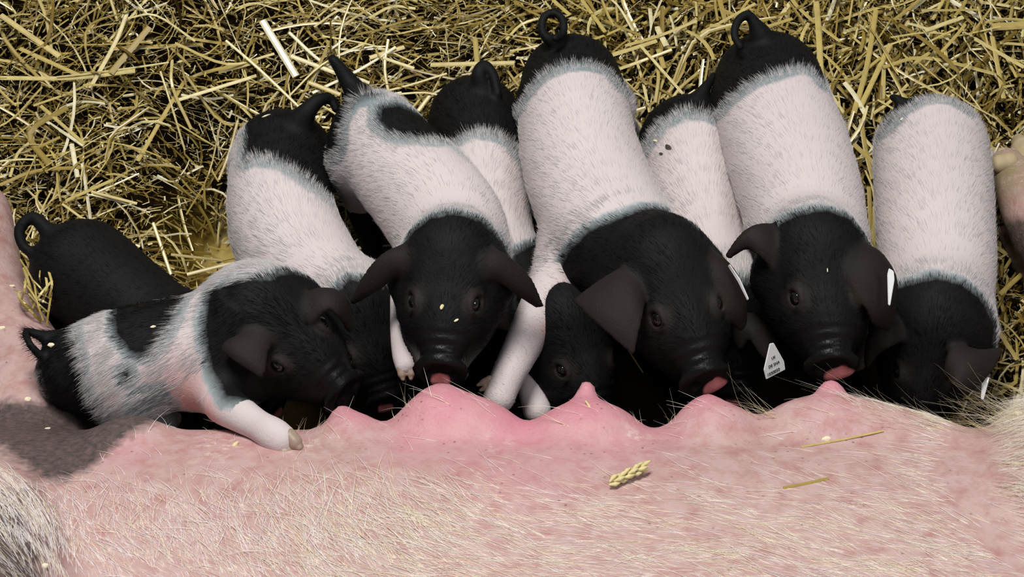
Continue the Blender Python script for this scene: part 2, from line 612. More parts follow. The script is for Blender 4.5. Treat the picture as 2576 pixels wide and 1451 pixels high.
def stalk(path, w, tint, label=None, group=None, name='straw_stalk'):
    """one stalk along world points, hollow-flattened cross section"""
    pts = spline(path, max(6, 3 * len(path))) if len(path) > 2 else spline(path, 6)
    m = len(pts)
    tg = np.gradient(pts, axis=0); tg /= np.linalg.norm(tg, axis=1, keepdims=True)
    side = np.cross(tg, np.array([0.05, -0.3, 1.0])); side /= np.linalg.norm(side, axis=1, keepdims=True)
    nr = np.cross(side, tg)
    ang = np.linspace(0, 2 * np.pi, 6, endpoint=False)
    V = (pts[:, None] + side[:, None] * (np.cos(ang)[None, :, None] * w / 2) + nr[:, None] * (np.sin(ang)[None, :, None] * w * 0.15)).reshape(-1, 3)
    F = []
    for i in range(m - 1):
        for k in range(6):
            F.append([i * 6 + k, i * 6 + (k + 1) % 6, (i + 1) * 6 + (k + 1) % 6, (i + 1) * 6 + k])
    F += [[0, 1, 2, 3], [0, 3, 4, 5], [(m - 1) * 6 + j for j in (3, 2, 1, 0)], [(m - 1) * 6 + j for j in (5, 4, 3, 0)]]
    o = mesh_obj(name, V, np.array(F), M_STRAW, None, {'tint': np.full(len(V), tint)}, smooth=False)
    c = Vector([float(x) for x in pts.mean(0)])
    o.data.transform(Matrix.Translation(-c)); o.location = c
    tag(o, label or 'long golden straw stalk lying loose on top of the bedding', 'straw', group or G_STALK)
    return o


# straws that stand out in the photograph: pixel path, width px, tint, label
TRACED = [
    ([(346, 405), (440, 244), (487, 192), (645, 152)], 11, .66, 'long bent greenish straw with a knee, left of the white piglet with the hooked tail'),
    ([(440, 254), (630, 195)], 10, .86, 'straight pale straw running just under the long bent one at upper left'),
    ([(226, 222), (290, 107), (320, 30)], 11, .85, 'upright pale bent straw in the upper left bedding'),
    ([(0, 196), (180, 196), (340, 178)], 12, .82, 'long flat pale straw lying sideways at the left edge'),
    ([(50, 122), (200, 190)], 11, .68, 'golden straw sloping down right near the left edge'),
    ([(2, 38), (150, 142)], 14, .8, 'broad pale straw sloping into the upper left corner'),
    ([(278, 184), (376, 68)], 17, .5, 'broad brown flattened straw leaf in the upper left bedding'),
    ([(285, 122), (510, 112)], 12, .58, 'brownish straw lying level beneath the brown straw leaf'),
    ([(660, 52), (745, 192)], 19, .97, 'broad whitish split straw above the hooked tail piglet'),
    ([(118, 306), (210, 366)], 8, .99, 'thin white straw sliver in the left bedding'),
    ([(102, 266), (212, 362)], 9, .72, 'golden straw crossing the thin white sliver'),
    ([(180, 362), (195, 446)], 12, .97, 'short flat white straw standing upright in the left bedding'),
    ([(170, 270), (75, 335), (125, 415)], 15, .42, 'brown straw leaf bent to a right angle at left'),
    ([(25, 445), (45, 385), (75, 358)], 8, .7, 'curved straw arching near the left edge'),
    ([(165, 505), (285, 452)], 9, .74, 'straight straw above the all black piglet, sloping up right'),
    ([(230, 482), (345, 512)], 8, .72, 'straight straw above the all black piglet, sloping down right'),
    ([(0, 465), (90, 430), (215, 420)], 10, .5, 'long brownish straw reaching in from the left edge above the black piglet'),
    ([(550, 219), (645, 190)], 9, .85, 'pale straw stub left of the straight tailed piglet, lower of two'),
    ([(550, 182), (650, 155)], 9, .8, 'pale straw stub left of the straight tailed piglet, upper of two'),
    ([(732, 141), (852, 186)], 12, .9, 'pale straw pointing at the straight upright tail'),
    ([(777, 207), (856, 238)], 12, .7, 'golden straw ending at the base of the straight tail'),
    ([(930, 145), (1017, 118)], 12, .75, 'golden straw right of the straight upright tail'),
    ([(963, 145), (1042, 172)], 9, .86, 'thin pale straw right of the straight tail, sloping down'),
    ([(1083, 163), (1294, 158)], 13, .8, 'thick pale stalk lying level above the black rump between two white piglets'),
    ([(1195, 95), (1201, 165)], 13, .6, 'short olive straw standing above the black rump'),
    ([(1052, 279), (1083, 238)], 11, .75, 'short straw wedged beside the black rump'),
    ([(1391, 0), (1434, 38)], 10, .7, 'golden straw above the tightly curled tail'),
    ([(1464, 0), (1523, 81)], 10, .66, 'straw sloping down right of the tightly curled tail'),
    ([(1540, 138), (1652, 102)], 12, .72, 'flat straw right of the curled tail piglet, sloping up'),
    ([(1652, 68), (1677, 116)], 15, .93, 'short broad pale straw between the two curled tails'),
    ([(1635, 22), (1643, 98)], 10, .98, 'white straw sliver standing between the two curled tails'),
    ([(1763, 83), (1900, 9)], 8, .72, 'thin straw running up behind the open loop tail'),
    ([(1656, 124), (1671, 172)], 13, .6, 'short broad golden straw below the pale one between the curled tails'),
    ([(2053, -5), (2060, 90), (2066, 205)], 15, .72, 'thick upright stalk leaning on the rump with the open loop tail'),
    ([(2015, 126), (2018, 90), (2034, 58)], 9, .78, 'short curved straw beside the thick upright stalk'),
    ([(2204, 25), (2180, 169), (2148, 284)], 13, .64, 'tall greenish straw standing right of the loop tailed piglet'),
    ([(2148, 362), (2216, 432), (2206, 465)], 13, .7, 'bent straw squeezed between the two rightmost piglets'),
    ([(2124, 207), (2150, 240), (2177, 287)], 13, .97, 'bright white split straw between the two rightmost rumps'),
    ([(2452, 97), (2576, 169)], 11, .8, 'pale straw sloping down to the right edge'),
    ([(2496, 92), (2525, 248)], 12, .66, 'greenish straw leaf hanging above the rightmost piglet'),
    ([(2327, 77), (2423, 43)], 11, .86, 'pale straw above the rightmost piglet'),
    ([(2221, 169), (2327, 145), (2500, 185)], 10, .62, 'long arched straw above the rightmost rump'),
    ([(2495, 68), (2590, 62)], 22, .66, 'broad flat straw at the upper right edge'),
    ([(2163, 272), (2240, 111)], 13, .72, 'straw leaning up right beside the tall greenish one'),
    ([(2166, 300), (2178, 380), (2196, 450)], 12, .6, 'straw pressed along the flank of the loop tailed piglet'),
    ([(2186, 470), (2192, 600)], 11, .55, 'dark straw standing in the gap between the two rightmost piglets'),
    ([(2200, 520), (2198, 640)], 10, .68, 'lower golden straw in the gap between the two rightmost piglets'),
    ([(385, 560), (430, 690)], 9, .66, 'straw beside the bare patch of floor'),
    ([(470, 690), (590, 660)], 10, .7, 'straw lying above the back of the side lying piglet'),
    ([(430, 640), (560, 655)], 8, .55, 'thin straw next to the bare sandy floor patch'),
    ([(20, 695), (60, 705), (85, 690)], 9, .6, 'straw tuft strand beside the black piglet rump'),
    ([(2515, 740), (2570, 690)], 12, .66, 'straw right of the black head of the rightmost piglet'),
    ([(2510, 830), (2560, 905)], 12, .6, 'lower straw right of the rightmost piglet head'),
]
for path, wpx, tint, lab in TRACED:
    p = [onbed(x, y, 0.022) for x, y in path]
    stalk(p, wpx * SCALE(p[0]), tint, lab, 'straw stalks that stand out')

# the many other long straws, no two to be told apart
made = 0
while made < 230:
    x = random.uniform(-0.72, 0.72); y = random.uniform(0.1, 0.80)
    if ((x - PIT[0]) ** 2 + (y - PIT[1]) ** 2) < 0.09 ** 2: continue
    az = random.gauss(0.3, 0.6) if (x < 0 and random.random() < .5) else random.uniform(0, math.pi)
    L = random.uniform(0.05, 0.13)
    pts = []
    for t in (-.5, 0, .5):
        q = (x + math.cos(az) * L * t + random.gauss(0, .004), y + math.sin(az) * L * t + random.gauss(0, .004))
        pts.append((q[0], q[1], float(ground_h(*q)) + 0.018 + random.uniform(-.004, .010)))
    stalk(np.array(pts), random.uniform(.0018, .0044), min(1, max(.2, random.gauss(.66, .17))))
    made += 1


# ------------------------------------------------------------------ piglets
H_PIG = 0.0025


def fur_flow(P, N, spine, head):
    """backwards along the spine and outwards from the mid line"""
    seg = spine[1:] - spine[:-1]
    d = np.full(len(P), 1e9); D = np.zeros_like(P); C = np.zeros_like(P)
    for i in range(len(seg)):
        a, e = spine[i], seg[i]
        t = np.clip(((P - a) @ e) / (e @ e), 0, 1)
        c = a + t[:, None] * e
        q = np.linalg.norm(P - c, axis=1)
        m = q < d
        d[m] = q[m]; D[m] = -e / np.linalg.norm(e); C[m] = c[m]
    out = P - C
    side = out.copy(); side[:, 2] = 0
    v = D + side / (np.linalg.norm(out, axis=1, keepdims=True) + 1e-6) * 0.55 + np.array([0, 0, -0.25])
    v = v - N * (v * N).sum(1, keepdims=True)
    return v / (np.linalg.norm(v, axis=1, keepdims=True) + 1e-9)


def make_piglet(spec):
    sp = spec['spine']                      # rump ... neck, rows (px, py, z, rpx)
    pts, rad = zip(*[S(*r) for r in sp])
    n = 5 * len(sp)
    rs = spline(np.hstack([np.array(pts), np.array(rad)[:, None]]), n)
    spine, srad = rs[:, :3], rs[:, 3]
    chains = []
    for lg in spec.get('legs', []):
        p, r = zip(*[S(*q) for q in lg])
        chains.append((np.array(p), np.array(r)))
    tail = None
    if 'tail' in spec:
        p, r = zip(*[S(*q) for q in spec['tail']])
        tr = spline(np.hstack([np.array(p), np.array(r)[:, None]]), 26)
        tail = (tr[:, :3], tr[:, 3])
    # head frame
    C = W(*spec['poll']); T = W(*spec['snout'])
    Fv = nrm(T - C); s = spec.get('size', np.linalg.norm(T - C) / 0.77)
    up = np.array(spec.get('up', (0, 0.25, 1.0)), float)
    Uv = nrm(up - Fv * (up @ Fv)); Rv = np.cross(Fv, Uv)
    O = T - Fv * (0.62 * s) + Uv * (0.135 * s)
    hp = lambda f, u, r: O + s * (f * Fv + u * Uv + r * Rv)
    ears = []
    for er in spec.get('ears', []):
        A = np.array([W(*q) if len(q) == 3 else hp(*q[:3]) for q in er['a']])
        B = np.array([W(*q) if len(q) == 3 else hp(*q[:3]) for q in er['b']])
        ears.append((A, B, er.get('bulge', 0.0)))
    allp = [spine + srad[:, None], spine - srad[:, None], np.array([O + s * 0.7, O - s * 0.7])]
    for p, r in chains: allp += [p + r.max(), p - r.max()]
    if tail: allp += [tail[0] + .012, tail[0] - .012]
    for A, B, bl in ears: allp += [A + .01, A - .01, B + .01, B - .01]
    ap = np.vstack(allp)
    fld = Field(ap.min(0) - 0.012, ap.max(0) + 0.012, H_PIG)
    fld.chain(spine, srad, 0)
    for c in spec.get('bumps', []):
        p, r = S(*c[:4])
        fld.chain([p, p + 1e-4], [r, r], c[4] if len(c) > 4 else 0.03)
    # head
    I3 = np.array([Fv, Uv, Rv])
    fld.ellipsoid(hp(-.13, .01, 0), I3, np.array([.30, .27, .28]) * s, 0.035)
    fld.chain([hp(-.05, .01, 0), hp(.30, -.075, 0)], np.array([.265, .215]) * s, 0.02)
    fld.chain([hp(.28, -.085, 0), hp(.57, -.130, 0)], np.array([.205, .128]) * s, 0.012)
    for q in (-1, 1):
        fld.chain([hp(0, -.13, q * .18), hp(.24, -.17, q * .10)], np.array([.205, .155]) * s, 0.025)
        fld.chain([hp(.10, .125, q * .12), hp(.2, .105, q * .15)], np.array([.055, .04]) * s, 0.015)
    for q in (-1, 1):
        fld.chain([hp(.20, -.19, q * .12), hp(.47, -.215, q * .065)], np.array([.165, .095]) * s, 0.012)
    fld.chain([hp(.05, -.24, 0), hp(.47, -.295, 0)], np.array([.15, .085]) * s, 0.008)
    if 'jawdrop' in spec:
        j = spec['jawdrop']
        fld.chain([hp(.1, -.24, 0), hp(.46, -.275 - j, 0)], np.array([.12, .068]) * s, 0.008)
    # snout plate with a raised rim, nostrils, wrinkles over the bridge
    Dn = nrm(Fv + .26 * Uv); Du = np.cross(Rv, Dn)
    Du = Du if Du @ Uv > 0 else -Du
    I4 = np.array([Dn, Du, Rv])
    DC = hp(.612, -.140, 0)
    fld.ellipsoid(DC, I4, np.array([.034, .128, .168]) * s, 0.004)
    fld.ellipsoid(DC + Dn * (.056 * s), I4, np.array([.030, .100, .135]) * s, 0.004, cut=True)
    for q in (-1, 1):
        fld.ellipsoid(DC + s * (.030 * Dn - .015 * Du + q * .068 * Rv), I4, np.array([.026, .034, .030]) * s, 0.003, cut=True)
    m = 0.25 * s
    cc = hp(.45, -.05, 0)
    sl, X, Y, Z = fld.box(cc - m, cc + m)
    X = X - O[0]; Y = Y - O[1]; Z = Z - O[2]
    f_ = (X * Fv[0] + Y * Fv[1] + Z * Fv[2]) / s; u_ = (X * Uv[0] + Y * Uv[1] + Z * Uv[2]) / s; r_ = (X * Rv[0] + Y * Rv[1] + Z * Rv[2]) / s
    msk = np.clip((f_ - .40) / .12, 0, 1) * np.clip((.60 - f_) / .03, 0, 1) * np.clip((u_ + .10) / .08, 0, 1)
    fld.f[sl] += (msk * 0.0011 * np.sin((f_ + 0.8 * r_ * r_) * 2 * np.pi / 0.052)).astype(np.float32)
    # mouth line
    for q in (-1, 1):
        fld.chain([hp(.57, -.235, q * .05), hp(.40, -.215, q * .13), hp(.22, -.20, q * .20)], np.array([.012, .014, .006]) * s, 0.004, cut=True)
    # eyes
    eyes = []
    for q in (-1, 1):
        d = nrm(Rv * q * 0.84 + Uv * 0.46 + Fv * 0.28)
        a = hp(.215, -.02, 0)
        sp_ = fld.march(a, d, 0.4 * s)
        c = sp_ - d * 0.022 * s
        eyes.append((c, d))
        fwd = nrm(Fv - d * (d @ Fv)); upd = np.cross(fwd, d) * (1 if np.dot(np.cross(fwd, d), Uv) > 0 else -1)
        fld.ellipsoid(sp_, [fwd, upd, d], np.array([.066, .046, .034]) * s, 0.004, cut=True)
        for sg, rr in ((1, .020), (-1, .014)):
            arc = [sp_ + s * (fwd * (.068 * math.cos(t)) + upd * sg * (.048 * math.sin(t)) - d * .004) for t in np.linspace(0.05, math.pi - .05, 8)]
            fld.chain(arc, np.full(8, rr * s), 0.004)
    # legs, tail, ears
    for p, r in chains:
        if len(p) > 2:
            q = spline(np.hstack([p, r[:, None]]), 4 * len(p)); p, r = q[:, :3], q[:, 3]
        fld.chain(p, r, 0.016)
    if tail: fld.chain(tail[0], tail[1], 0.009)
    earpts = []
    for A, B, bl in ears:
        rows = int(np.clip(np.linalg.norm(np.diff(spline(A, 20), axis=0), axis=1).sum() / .0018, 16, 46)); cols = int(np.clip(np.linalg.norm(A - B, axis=1).max() / .0018, 10, 40))
        a = spline(A, rows); b = spline(B, rows)
        g = []
        rr = []
        for i in range(rows):
            wv = b[i] - a[i]
            along = a[min(i + 1, rows - 1)] - a[max(i - 1, 0)] + b[min(i + 1, rows - 1)] - b[max(i - 1, 0)]
            nv = nrm(np.cross(wv, along))
            if nv[2] < 0: nv = -nv
            for j in range(cols):
                v = j / (cols - 1)
                g.append(a[i] * (1 - v) + b[i] * v + nv * (bl * np.linalg.norm(wv) * 4 * v * (1 - v)))
                edge = min(v, 1 - v, (rows - 1 - i) / (rows - 1) + 0.02)
                rr.append(0.0023 + 0.0009 * min(1, edge / 0.2) + 0.0018 * max(0, 1 - 3 * i / rows))
        g = np.array(g)
        earpts.append(g)
        fld.balls(g, rr, 0.006)
    V, F = fld.mesh()
    N = normals_of(V, F)
    # coat
    sd = np.full(len(V), 0.05)
    for pz, poly, *dy in spec.get('black', []):
        poly = [(x, y + (dy[0] if dy else 0)) for x, y in poly]
        sd = np.minimum(sd, plan_patch(V, poly, pz, spec.get('axis', (0, -0.55, 0.835))))
    for pz, poly in spec.get('gray', []):
        sd = np.minimum(sd, np.maximum(plan_patch(V, poly, pz, spec.get('axis', (0, -0.55, 0.835))), .005))
    for pz, poly in spec.get('white', []):
        sd = np.maximum(sd, -plan_patch(V, poly, pz, spec.get('axis', (0, -0.55, 0.835))))
    if spec.get('allblack'): sd[:] = -0.05
    L = (V - O) / s
    lf, lu, lr = L @ Fv, L @ Uv, L @ Rv
    if not spec.get('allblack'):
        hd = np.sqrt((lf - .2) ** 2 + lu ** 2 + lr ** 2) - 0.42
        sd = np.minimum(sd, hd * s)
    if tail:
        dt = np.min(np.linalg.norm(V[:, None] - tail[0][None, 3:], axis=2), 1)
        sd = np.where(dt < 0.015, -0.05, sd)
    whiteleg = spec.get('whitelegs', [])
    for i in whiteleg:
        p, r = chains[i]
        q = spline(np.hstack([p, r[:, None]]), 16)
        dt = np.min(np.linalg.norm(V[:, None] - q[None, :, :3], axis=2) - q[None, :, 3], 1)
        t0 = np.argmin(np.linalg.norm(V[:, None] - q[None, :, :3], axis=2), 1)
        sd = np.where((dt < 0.006) & (t0 > spec.get('whitefrom', {}).get(i, 2)), np.maximum(sd, 0.03), sd)
    for i, k0 in spec.get('darklegs', {}).items():
        p, r = chains[i]
        q = spline(np.hstack([p, r[:, None]]), 16)
        dm = np.linalg.norm(V[:, None] - q[None, :, :3], axis=2)
        sd = np.where((np.min(dm - q[None, :, 3], 1) < 0.004) & (np.argmin(dm, 1) > k0) & (V[:, 2] < .12), np.minimum(sd, -0.01), sd)
    ear = np.zeros(len(V))
    for g in earpts:
        de = np.concatenate([np.min(np.linalg.norm(V[k:k + 4000, None] - g[None], axis=2), 1) for k in range(0, len(V), 4000)])
        ear = np.maximum(ear, np.clip((0.007 - de) / 0.003, 0, 1))
    sd = np.where(ear > 0.5, -0.05, sd)
    Q = (V - DC) / s
    qn, qu, qr = Q @ Dn, Q @ Du, Q @ Rv
    nw = spec.get('nosewidth', .06)
    near = np.concatenate([np.argmin(np.sum((V[k:k + 8000, None] - spine[None]) ** 2, 2), 1) for k in range(0, len(V), 8000)])
    along = near / (len(spine) - 1) if 'along' not in spec else np.full(len(V), spec['along'])
    pn = np.clip(1.4 - np.sqrt(((qu + .065) / .072) ** 2 + ((qr - spec.get('nosepatch', 0.02)) / nw) ** 2), 0, 1) * (np.abs(qn - .02) < .09) * (lf > .5)
    wet = np.clip((lf - .40) / .15, 0, 1) * (lf < .8) * (np.abs(lr) < .25) * (np.abs(lu) < .4)
    blush = np.zeros(len(V))
    for bx, by, bz, br in spec.get('blush', []):
        p, r = S(bx, by, bz, br)
        blush = np.maximum(blush, np.exp(-np.sum((V - p) ** 2, 1) / r ** 2))
    lid = np.zeros(len(V))
    for c, d in eyes:
        lid = np.maximum(lid, np.clip(1.6 - np.linalg.norm(V - c, axis=1) / (.075 * s), 0, 1))
    limbm = np.zeros(len(V))
    for p, r in chains:
        q = spline(np.hstack([p, r[:, None]]), 16)
        dm = np.linalg.norm(V[:, None] - q[None, :, :3], axis=2)
        limbm = np.where((np.min(dm - q[None, :, 3], 1) < 0.006) & (np.argmin(dm, 1) > 3), 1, limbm)
    base = (pts[0] + pts[-1]) / 2
    root = empty('piglet', (base[0], base[1], max(0.0, float(V[:, 2].min()))))
    tag(root, spec['label'], 'piglet', 'litter of suckling piglets')
    body = mesh_obj('body', V, F, M_PIG, root, {'sd': sd, 'ear': ear, 'pinknose': pn, 'wet': wet, 'blush': blush, 'along': along, 'lid': lid})
    for c, d in eyes:
        bm = bmesh.new()
        bmesh.ops.create_uvsphere(bm, u_segments=20, v_segments=12, radius=0.047 * s)
        me = bpy.data.meshes.new('eye'); bm.to_mesh(me); bm.free()
        for p in me.polygons: p.use_smooth = True
        me.materials.append(M_EYE)
        e = bpy.data.objects.new('eye', me); COL.objects.link(e)
        e.parent = root; e.location = Vector([float(x) for x in c]) - root.location
    # hoofs: two claws each
    for hf in spec.get('hoofs', []):
        c, r = S(*hf['at']); tip = W(*hf['tip'])
        d = nrm(tip - c); Ln = np.linalg.norm(tip - c)
        sv = nrm(np.cross(d, nrm(np.array(hf.get('n', (0, -.64, .77))))))
        f2 = Field(np.minimum(c, tip) - 2.2 * r, np.maximum(c, tip) + 2.2 * r, 0.0013)
        for q in (-1, 1):
            b = c + sv * q * r * .52; e = tip + sv * q * r * .42
            f2.chain([b, b * .45 + e * .55, e], [r * .52, r * .5, r * .26], 0.0)
        v2, q2 = f2.mesh()
        mesh_obj('hoof', v2, q2, M_HOOF, root)
    # short coat
    cnt = spec.get('fur', 36000)
    fw = 1.0 + 1.6 * ((sd > 0) & (sd < .022))
    if tail: fw = np.where(dt < .016, 0.02, fw)
    ff = fw[F].mean(1)
    P, n_, q, wt = sample_surface(V, F, N, cnt, lambda c, nn: (nn @ np.array([0, -.5, .87]) > -0.25) * ff)
    hsd = (sd[q] * wt).sum(1); hear = (ear[q] * wt).sum(1); hw = (wet[q] * wt).sum(1); hl = (limbm[q] * wt).sum(1); hlid = (lid[q] * wt).sum(1)
    ok = (hear < .3) & (hw < .6) & (hlid < .5)
    P, n_, hsd, hl = P[ok], n_[ok], hsd[ok], hl[ok]
    sp2 = np.vstack([spine, hp(.5, -.1, 0)])
    dr = fur_flow(P, n_, sp2, None)
    wob = np.stack([np.sin(P @ np.array([310., 170, 90]) + 1), np.sin(P @ np.array([-130., 260, 210])), np.sin(P @ np.array([90., -240, 280]))], 1)
    dr = dr + RNG.normal(0, .07, dr.shape) + wob * .045
    white = hsd + RNG.normal(0, .0015, len(P)) > 0.001
    Ls = np.where(white, RNG.uniform(.009, .017, len(P)), RNG.uniform(.007, .012, len(P))) * (1 - .6 * hl)
    t = np.linspace(0, 1, 4)[None, :, None]
    lift = np.where(white, RNG.uniform(.03, .10, len(P)), .10)[:, None, None]
    st = P[:, None] + (dr[:, None] * t + n_[:, None] * lift * (t - .6 * t * t)) * Ls[:, None, None] - n_[:, None] * .0004
    g = RNG.uniform(.84, 1.0, (len(P), 1))
    col = np.where(white[:, None], np.array([.735, .705, .70]) * g, np.array([.0075, .0067, .0066]) * (g * 3 - 2))
    hair_obj('coat_hair', st, np.where(white, np.where(hsd < .022, .00020, .00016), .00020), col, M_FUR, root)['kind'] = 'stuff'
    return dict(root=root, fld=fld, hp=hp, V=V, N=N, s=s, F=Fv, U=Uv, R=Rv)


PIGS = []
Z1, Z2 = 0.12, 0.165

# 1 all black, back left
PIGS.append(dict(
    label='all black piglet with a looped tail, half hidden behind the spotted piglet at left',
    allblack=True, fur=9000,
    spine=[(212, 684, .115, 134), (315, 764, .115, 126), (430, 845, .11, 112), (520, 905, .10, 92)],
    poll=(560, 930, .095), snout=(700, 1020, .07), size=.15,
    tail=[(150, 610, .15, 30), (118, 578, .16, 20), (82, 548, .165, 16), (50, 575, .16, 14), (56, 615, .15, 13), (78, 636, .145, 11)],
    legs=[[(230, 770, .08, 70), (165, 850, .03, 30), (170, 900, .0, 24)], [(190, 760, .08, 60), (150, 790, .04, 34), (140, 830, .01, 26)]],
    ears=[],
))
# 2 spotted, lying along the sow
PIGS.append(dict(
    label='black and white spotted piglet lying along the sow with its white forefoot on her belly',
    spine=[(205, 928, .185, 108), (320, 905, .195, 132), (450, 890, .20, 142), (575, 878, .205, 145), (665, 860, .205, 130)],
    poll=(705, 845, .215), snout=(868, 985, .20), up=(-.15, -.15, 1.0), size=.162,
    tail=[(150, 858, .20, 26), (105, 845, .215, 14), (66, 834, .225, 9), (76, 866, .23, 9), (98, 892, .22, 10)],
    bumps=[(310, 975, .185, 88, .03), (560, 960, .20, 70, .03)],
    legs=[[(575, 980, .20, 62), (562, 1012, .215, 53), (606, 1043, .228, 45), (650, 1070, .236, 39), (686, 1092, .242, 43), (708, 1106, .243, 40)],
          [(330, 985, .17, 70), (300, 1030, .15, 46), (420, 1050, .13, 34)]],
    whitelegs=[0], whitefrom={0: 6},
    hoofs=[dict(at=(716, 1112, .245, 38), tip=(742, 1137, .243))],
    ears=[dict(a=[(668, 818, .265), (615, 838, .268), (570, 862, .266), (562, 880, .262)], b=[(690, 840, .258), (672, 880, .262), (664, 925, .258), (657, 945, .254)], bulge=.10),
          dict(a=[(765, 745, .262), (815, 728, .27), (862, 745, .262), (888, 815, .232)], b=[(785, 800, .262), (825, 775, .27), (852, 792, .26), (878, 830, .228)], bulge=.10)],
    along=.8, black=[(.24, [(298, 936), (312, 930), (322, 944), (306, 956)]), (.25, [(60, 760), (165, 800), (188, 900), (182, 980), (215, 1080), (60, 1080)]),
           (.25, [(278, 760), (470, 740), (425, 830), (375, 888), (330, 892), (290, 840)]),
           (.25, [(540, 740), (620, 720), (900, 700), (950, 1100), (760, 1100), (640, 1010), (560, 1000), (525, 930), (520, 830)])],
    gray=[(.24, [(320, 992), (385, 975), (398, 1015), (390, 1060), (300, 1050)])],
    blush=[(470, 985, .2, 95), (285, 1000, .2, 40), (545, 1030, .22, 40)], nosepatch=-.25,
))
# 3 white, hooked tail, head turned right
PIGS.append(dict(
    label='white piglet with a black rump and hooked tail, left of the straight tailed piglet',
    spine=[(712, 400, .12, 126), (705, 500, .125, 132), (722, 590, .125, 140), (770, 680, .12, 140), (850, 765, .115, 120)],
    poll=(905, 815, .115), snout=(975, 1010, .085), size=.15, up=(-.1, .3, 1),
    tail=[(752, 312, .17, 36), (775, 278, .185, 23), (803, 252, .19, 17), (832, 250, .185, 13), (846, 275, .18, 10)],
    bumps=[(628, 420, .10, 48, .025), (790, 430, .10, 60, .03)],
    legs=[[(640, 470, .08, 50), (640, 540, .02, 26)], [(800, 760, .07, 45), (800, 830, .01, 26)]],
    ears=[dict(a=[(-.12, .18, -.12, 1), (-.05, .27, -.3, 1), (.12, .2, -.42, 1)], b=[(-.2, .1, -.24, 1), (-.18, .2, -.42, 1), (.1, .15, -.46, 1)], bulge=.1)],
    black=[(.19, [(612, 392), (640, 380), (700, 400), (760, 430), (830, 480), (900, 480), (900, 200), (600, 200), (610, 330)]),
           (.17, [(850, 735), (885, 705), (960, 720), (1100, 900), (1000, 1100), (850, 1100), (860, 800)])],
))
# 4 straight tail, facing the camera
PIGS.append(dict(
    label='straight tailed piglet with a black saddle patch, facing forward with drooping ears',
    spine=[(948, 345, .165, 118), (1005, 420, .175, 130), (1070, 490, .18, 140), (1125, 570, .185, 146), (1145, 650, .195, 142)],
    poll=(1142, 668, .225), snout=(1108, 934, .213), up=(0, .25, 1.0), size=.168,
    tail=[(905, 245, .215, 34), (882, 212, .225, 24), (862, 182, .235, 18), (842, 155, .245, 13), (836, 148, .245, 11)],
    bumps=[(890, 410, .15, 60, .03)],
    legs=[[(900, 430, .14, 58), (912, 520, .09, 42), (935, 610, .04, 30), (935, 670, .01, 26)],
          [(1010, 690, .14, 30), (1000, 770, .17, 19), (1003, 830, .18, 22), (1014, 890, .185, 28), (1021, 920, .185, 27)],
          [(1270, 740, .12, 50), (1262, 860, .06, 34), (1250, 930, .02, 28)]],
    whitelegs=[1], whitefrom={1: 3},
    hoofs=[dict(at=(1022, 925, .187, 24), tip=(1024, 952, .182))],
    ears=[dict(a=[(1035, 616, .272), (965, 642, .268), (918, 695, .248), (884, 755, .222)], b=[(1060, 690, .262), (1000, 690, .255), (948, 728, .238), (890, 760, .22)], bulge=.16),
          dict(a=[(1222, 628, .275), (1272, 645, .272), (1330, 700, .25), (1362, 768, .222)], b=[(1205, 690, .268), (1245, 698, .262), (1298, 735, .242), (1350, 768, .22)], bulge=.18)],
    black=[(.235, [(800, 100), (940, 225), (880, 240), (845, 290), (835, 350), (800, 350)]),
           (.235, [(955, 265), (1000, 255), (1060, 275), (1140, 335), (1190, 380), (1150, 340), (1050, 345), (985, 335), (952, 300)]),
           (.235, [(1010, 640), (1040, 585), (1090, 555), (1150, 545), (1215, 560), (1265, 600), (1300, 660), (1330, 1000), (950, 1000)], 18),
           ],
    darklegs={0: 4}, blush=[(870, 440, .13, 45)], nosepatch=.0,
))
# 5 low piglet between
PIGS.append(dict(
    label='piglet with a black rump wedged low between the straight tailed and tightly curled tail piglets',
    spine=[(1195, 305, .115, 116), (1215, 400, .12, 115), (1218, 500, .12, 114), (1235, 610, .115, 112), (1300, 730, .11, 105)],
    poll=(1420, 850, .12), snout=(1500, 1060, .09), up=(.0, .3, 1), size=.155,
    tail=[(1215, 225, .165, 26), (1205, 190, .18, 20), (1218, 168, .185, 17), (1240, 190, .18, 14), (1252, 235, .17, 11)],
    legs=[[(1150, 400, .06, 45), (1150, 470, .01, 26)], [(1330, 800, .07, 48), (1330, 900, .01, 30)]],
    ears=[dict(a=[(-.12, .18, -.12, 1), (-.05, .22, -.3, 1), (.05, .1, -.42, 1)], b=[(-.22, .1, -.24, 1), (-.2, .15, -.4, 1), (.02, .05, -.44, 1)], bulge=.1)],
    black=[(.18, [(1040, 130), (1330, 130), (1330, 395), (1290, 345), (1240, 325), (1190, 322), (1120, 345), (1040, 300)]),
           (.16, [(1290, 640), (1420, 560), (1700, 800), (1650, 1200), (1250, 1200), (1300, 800)])],
))
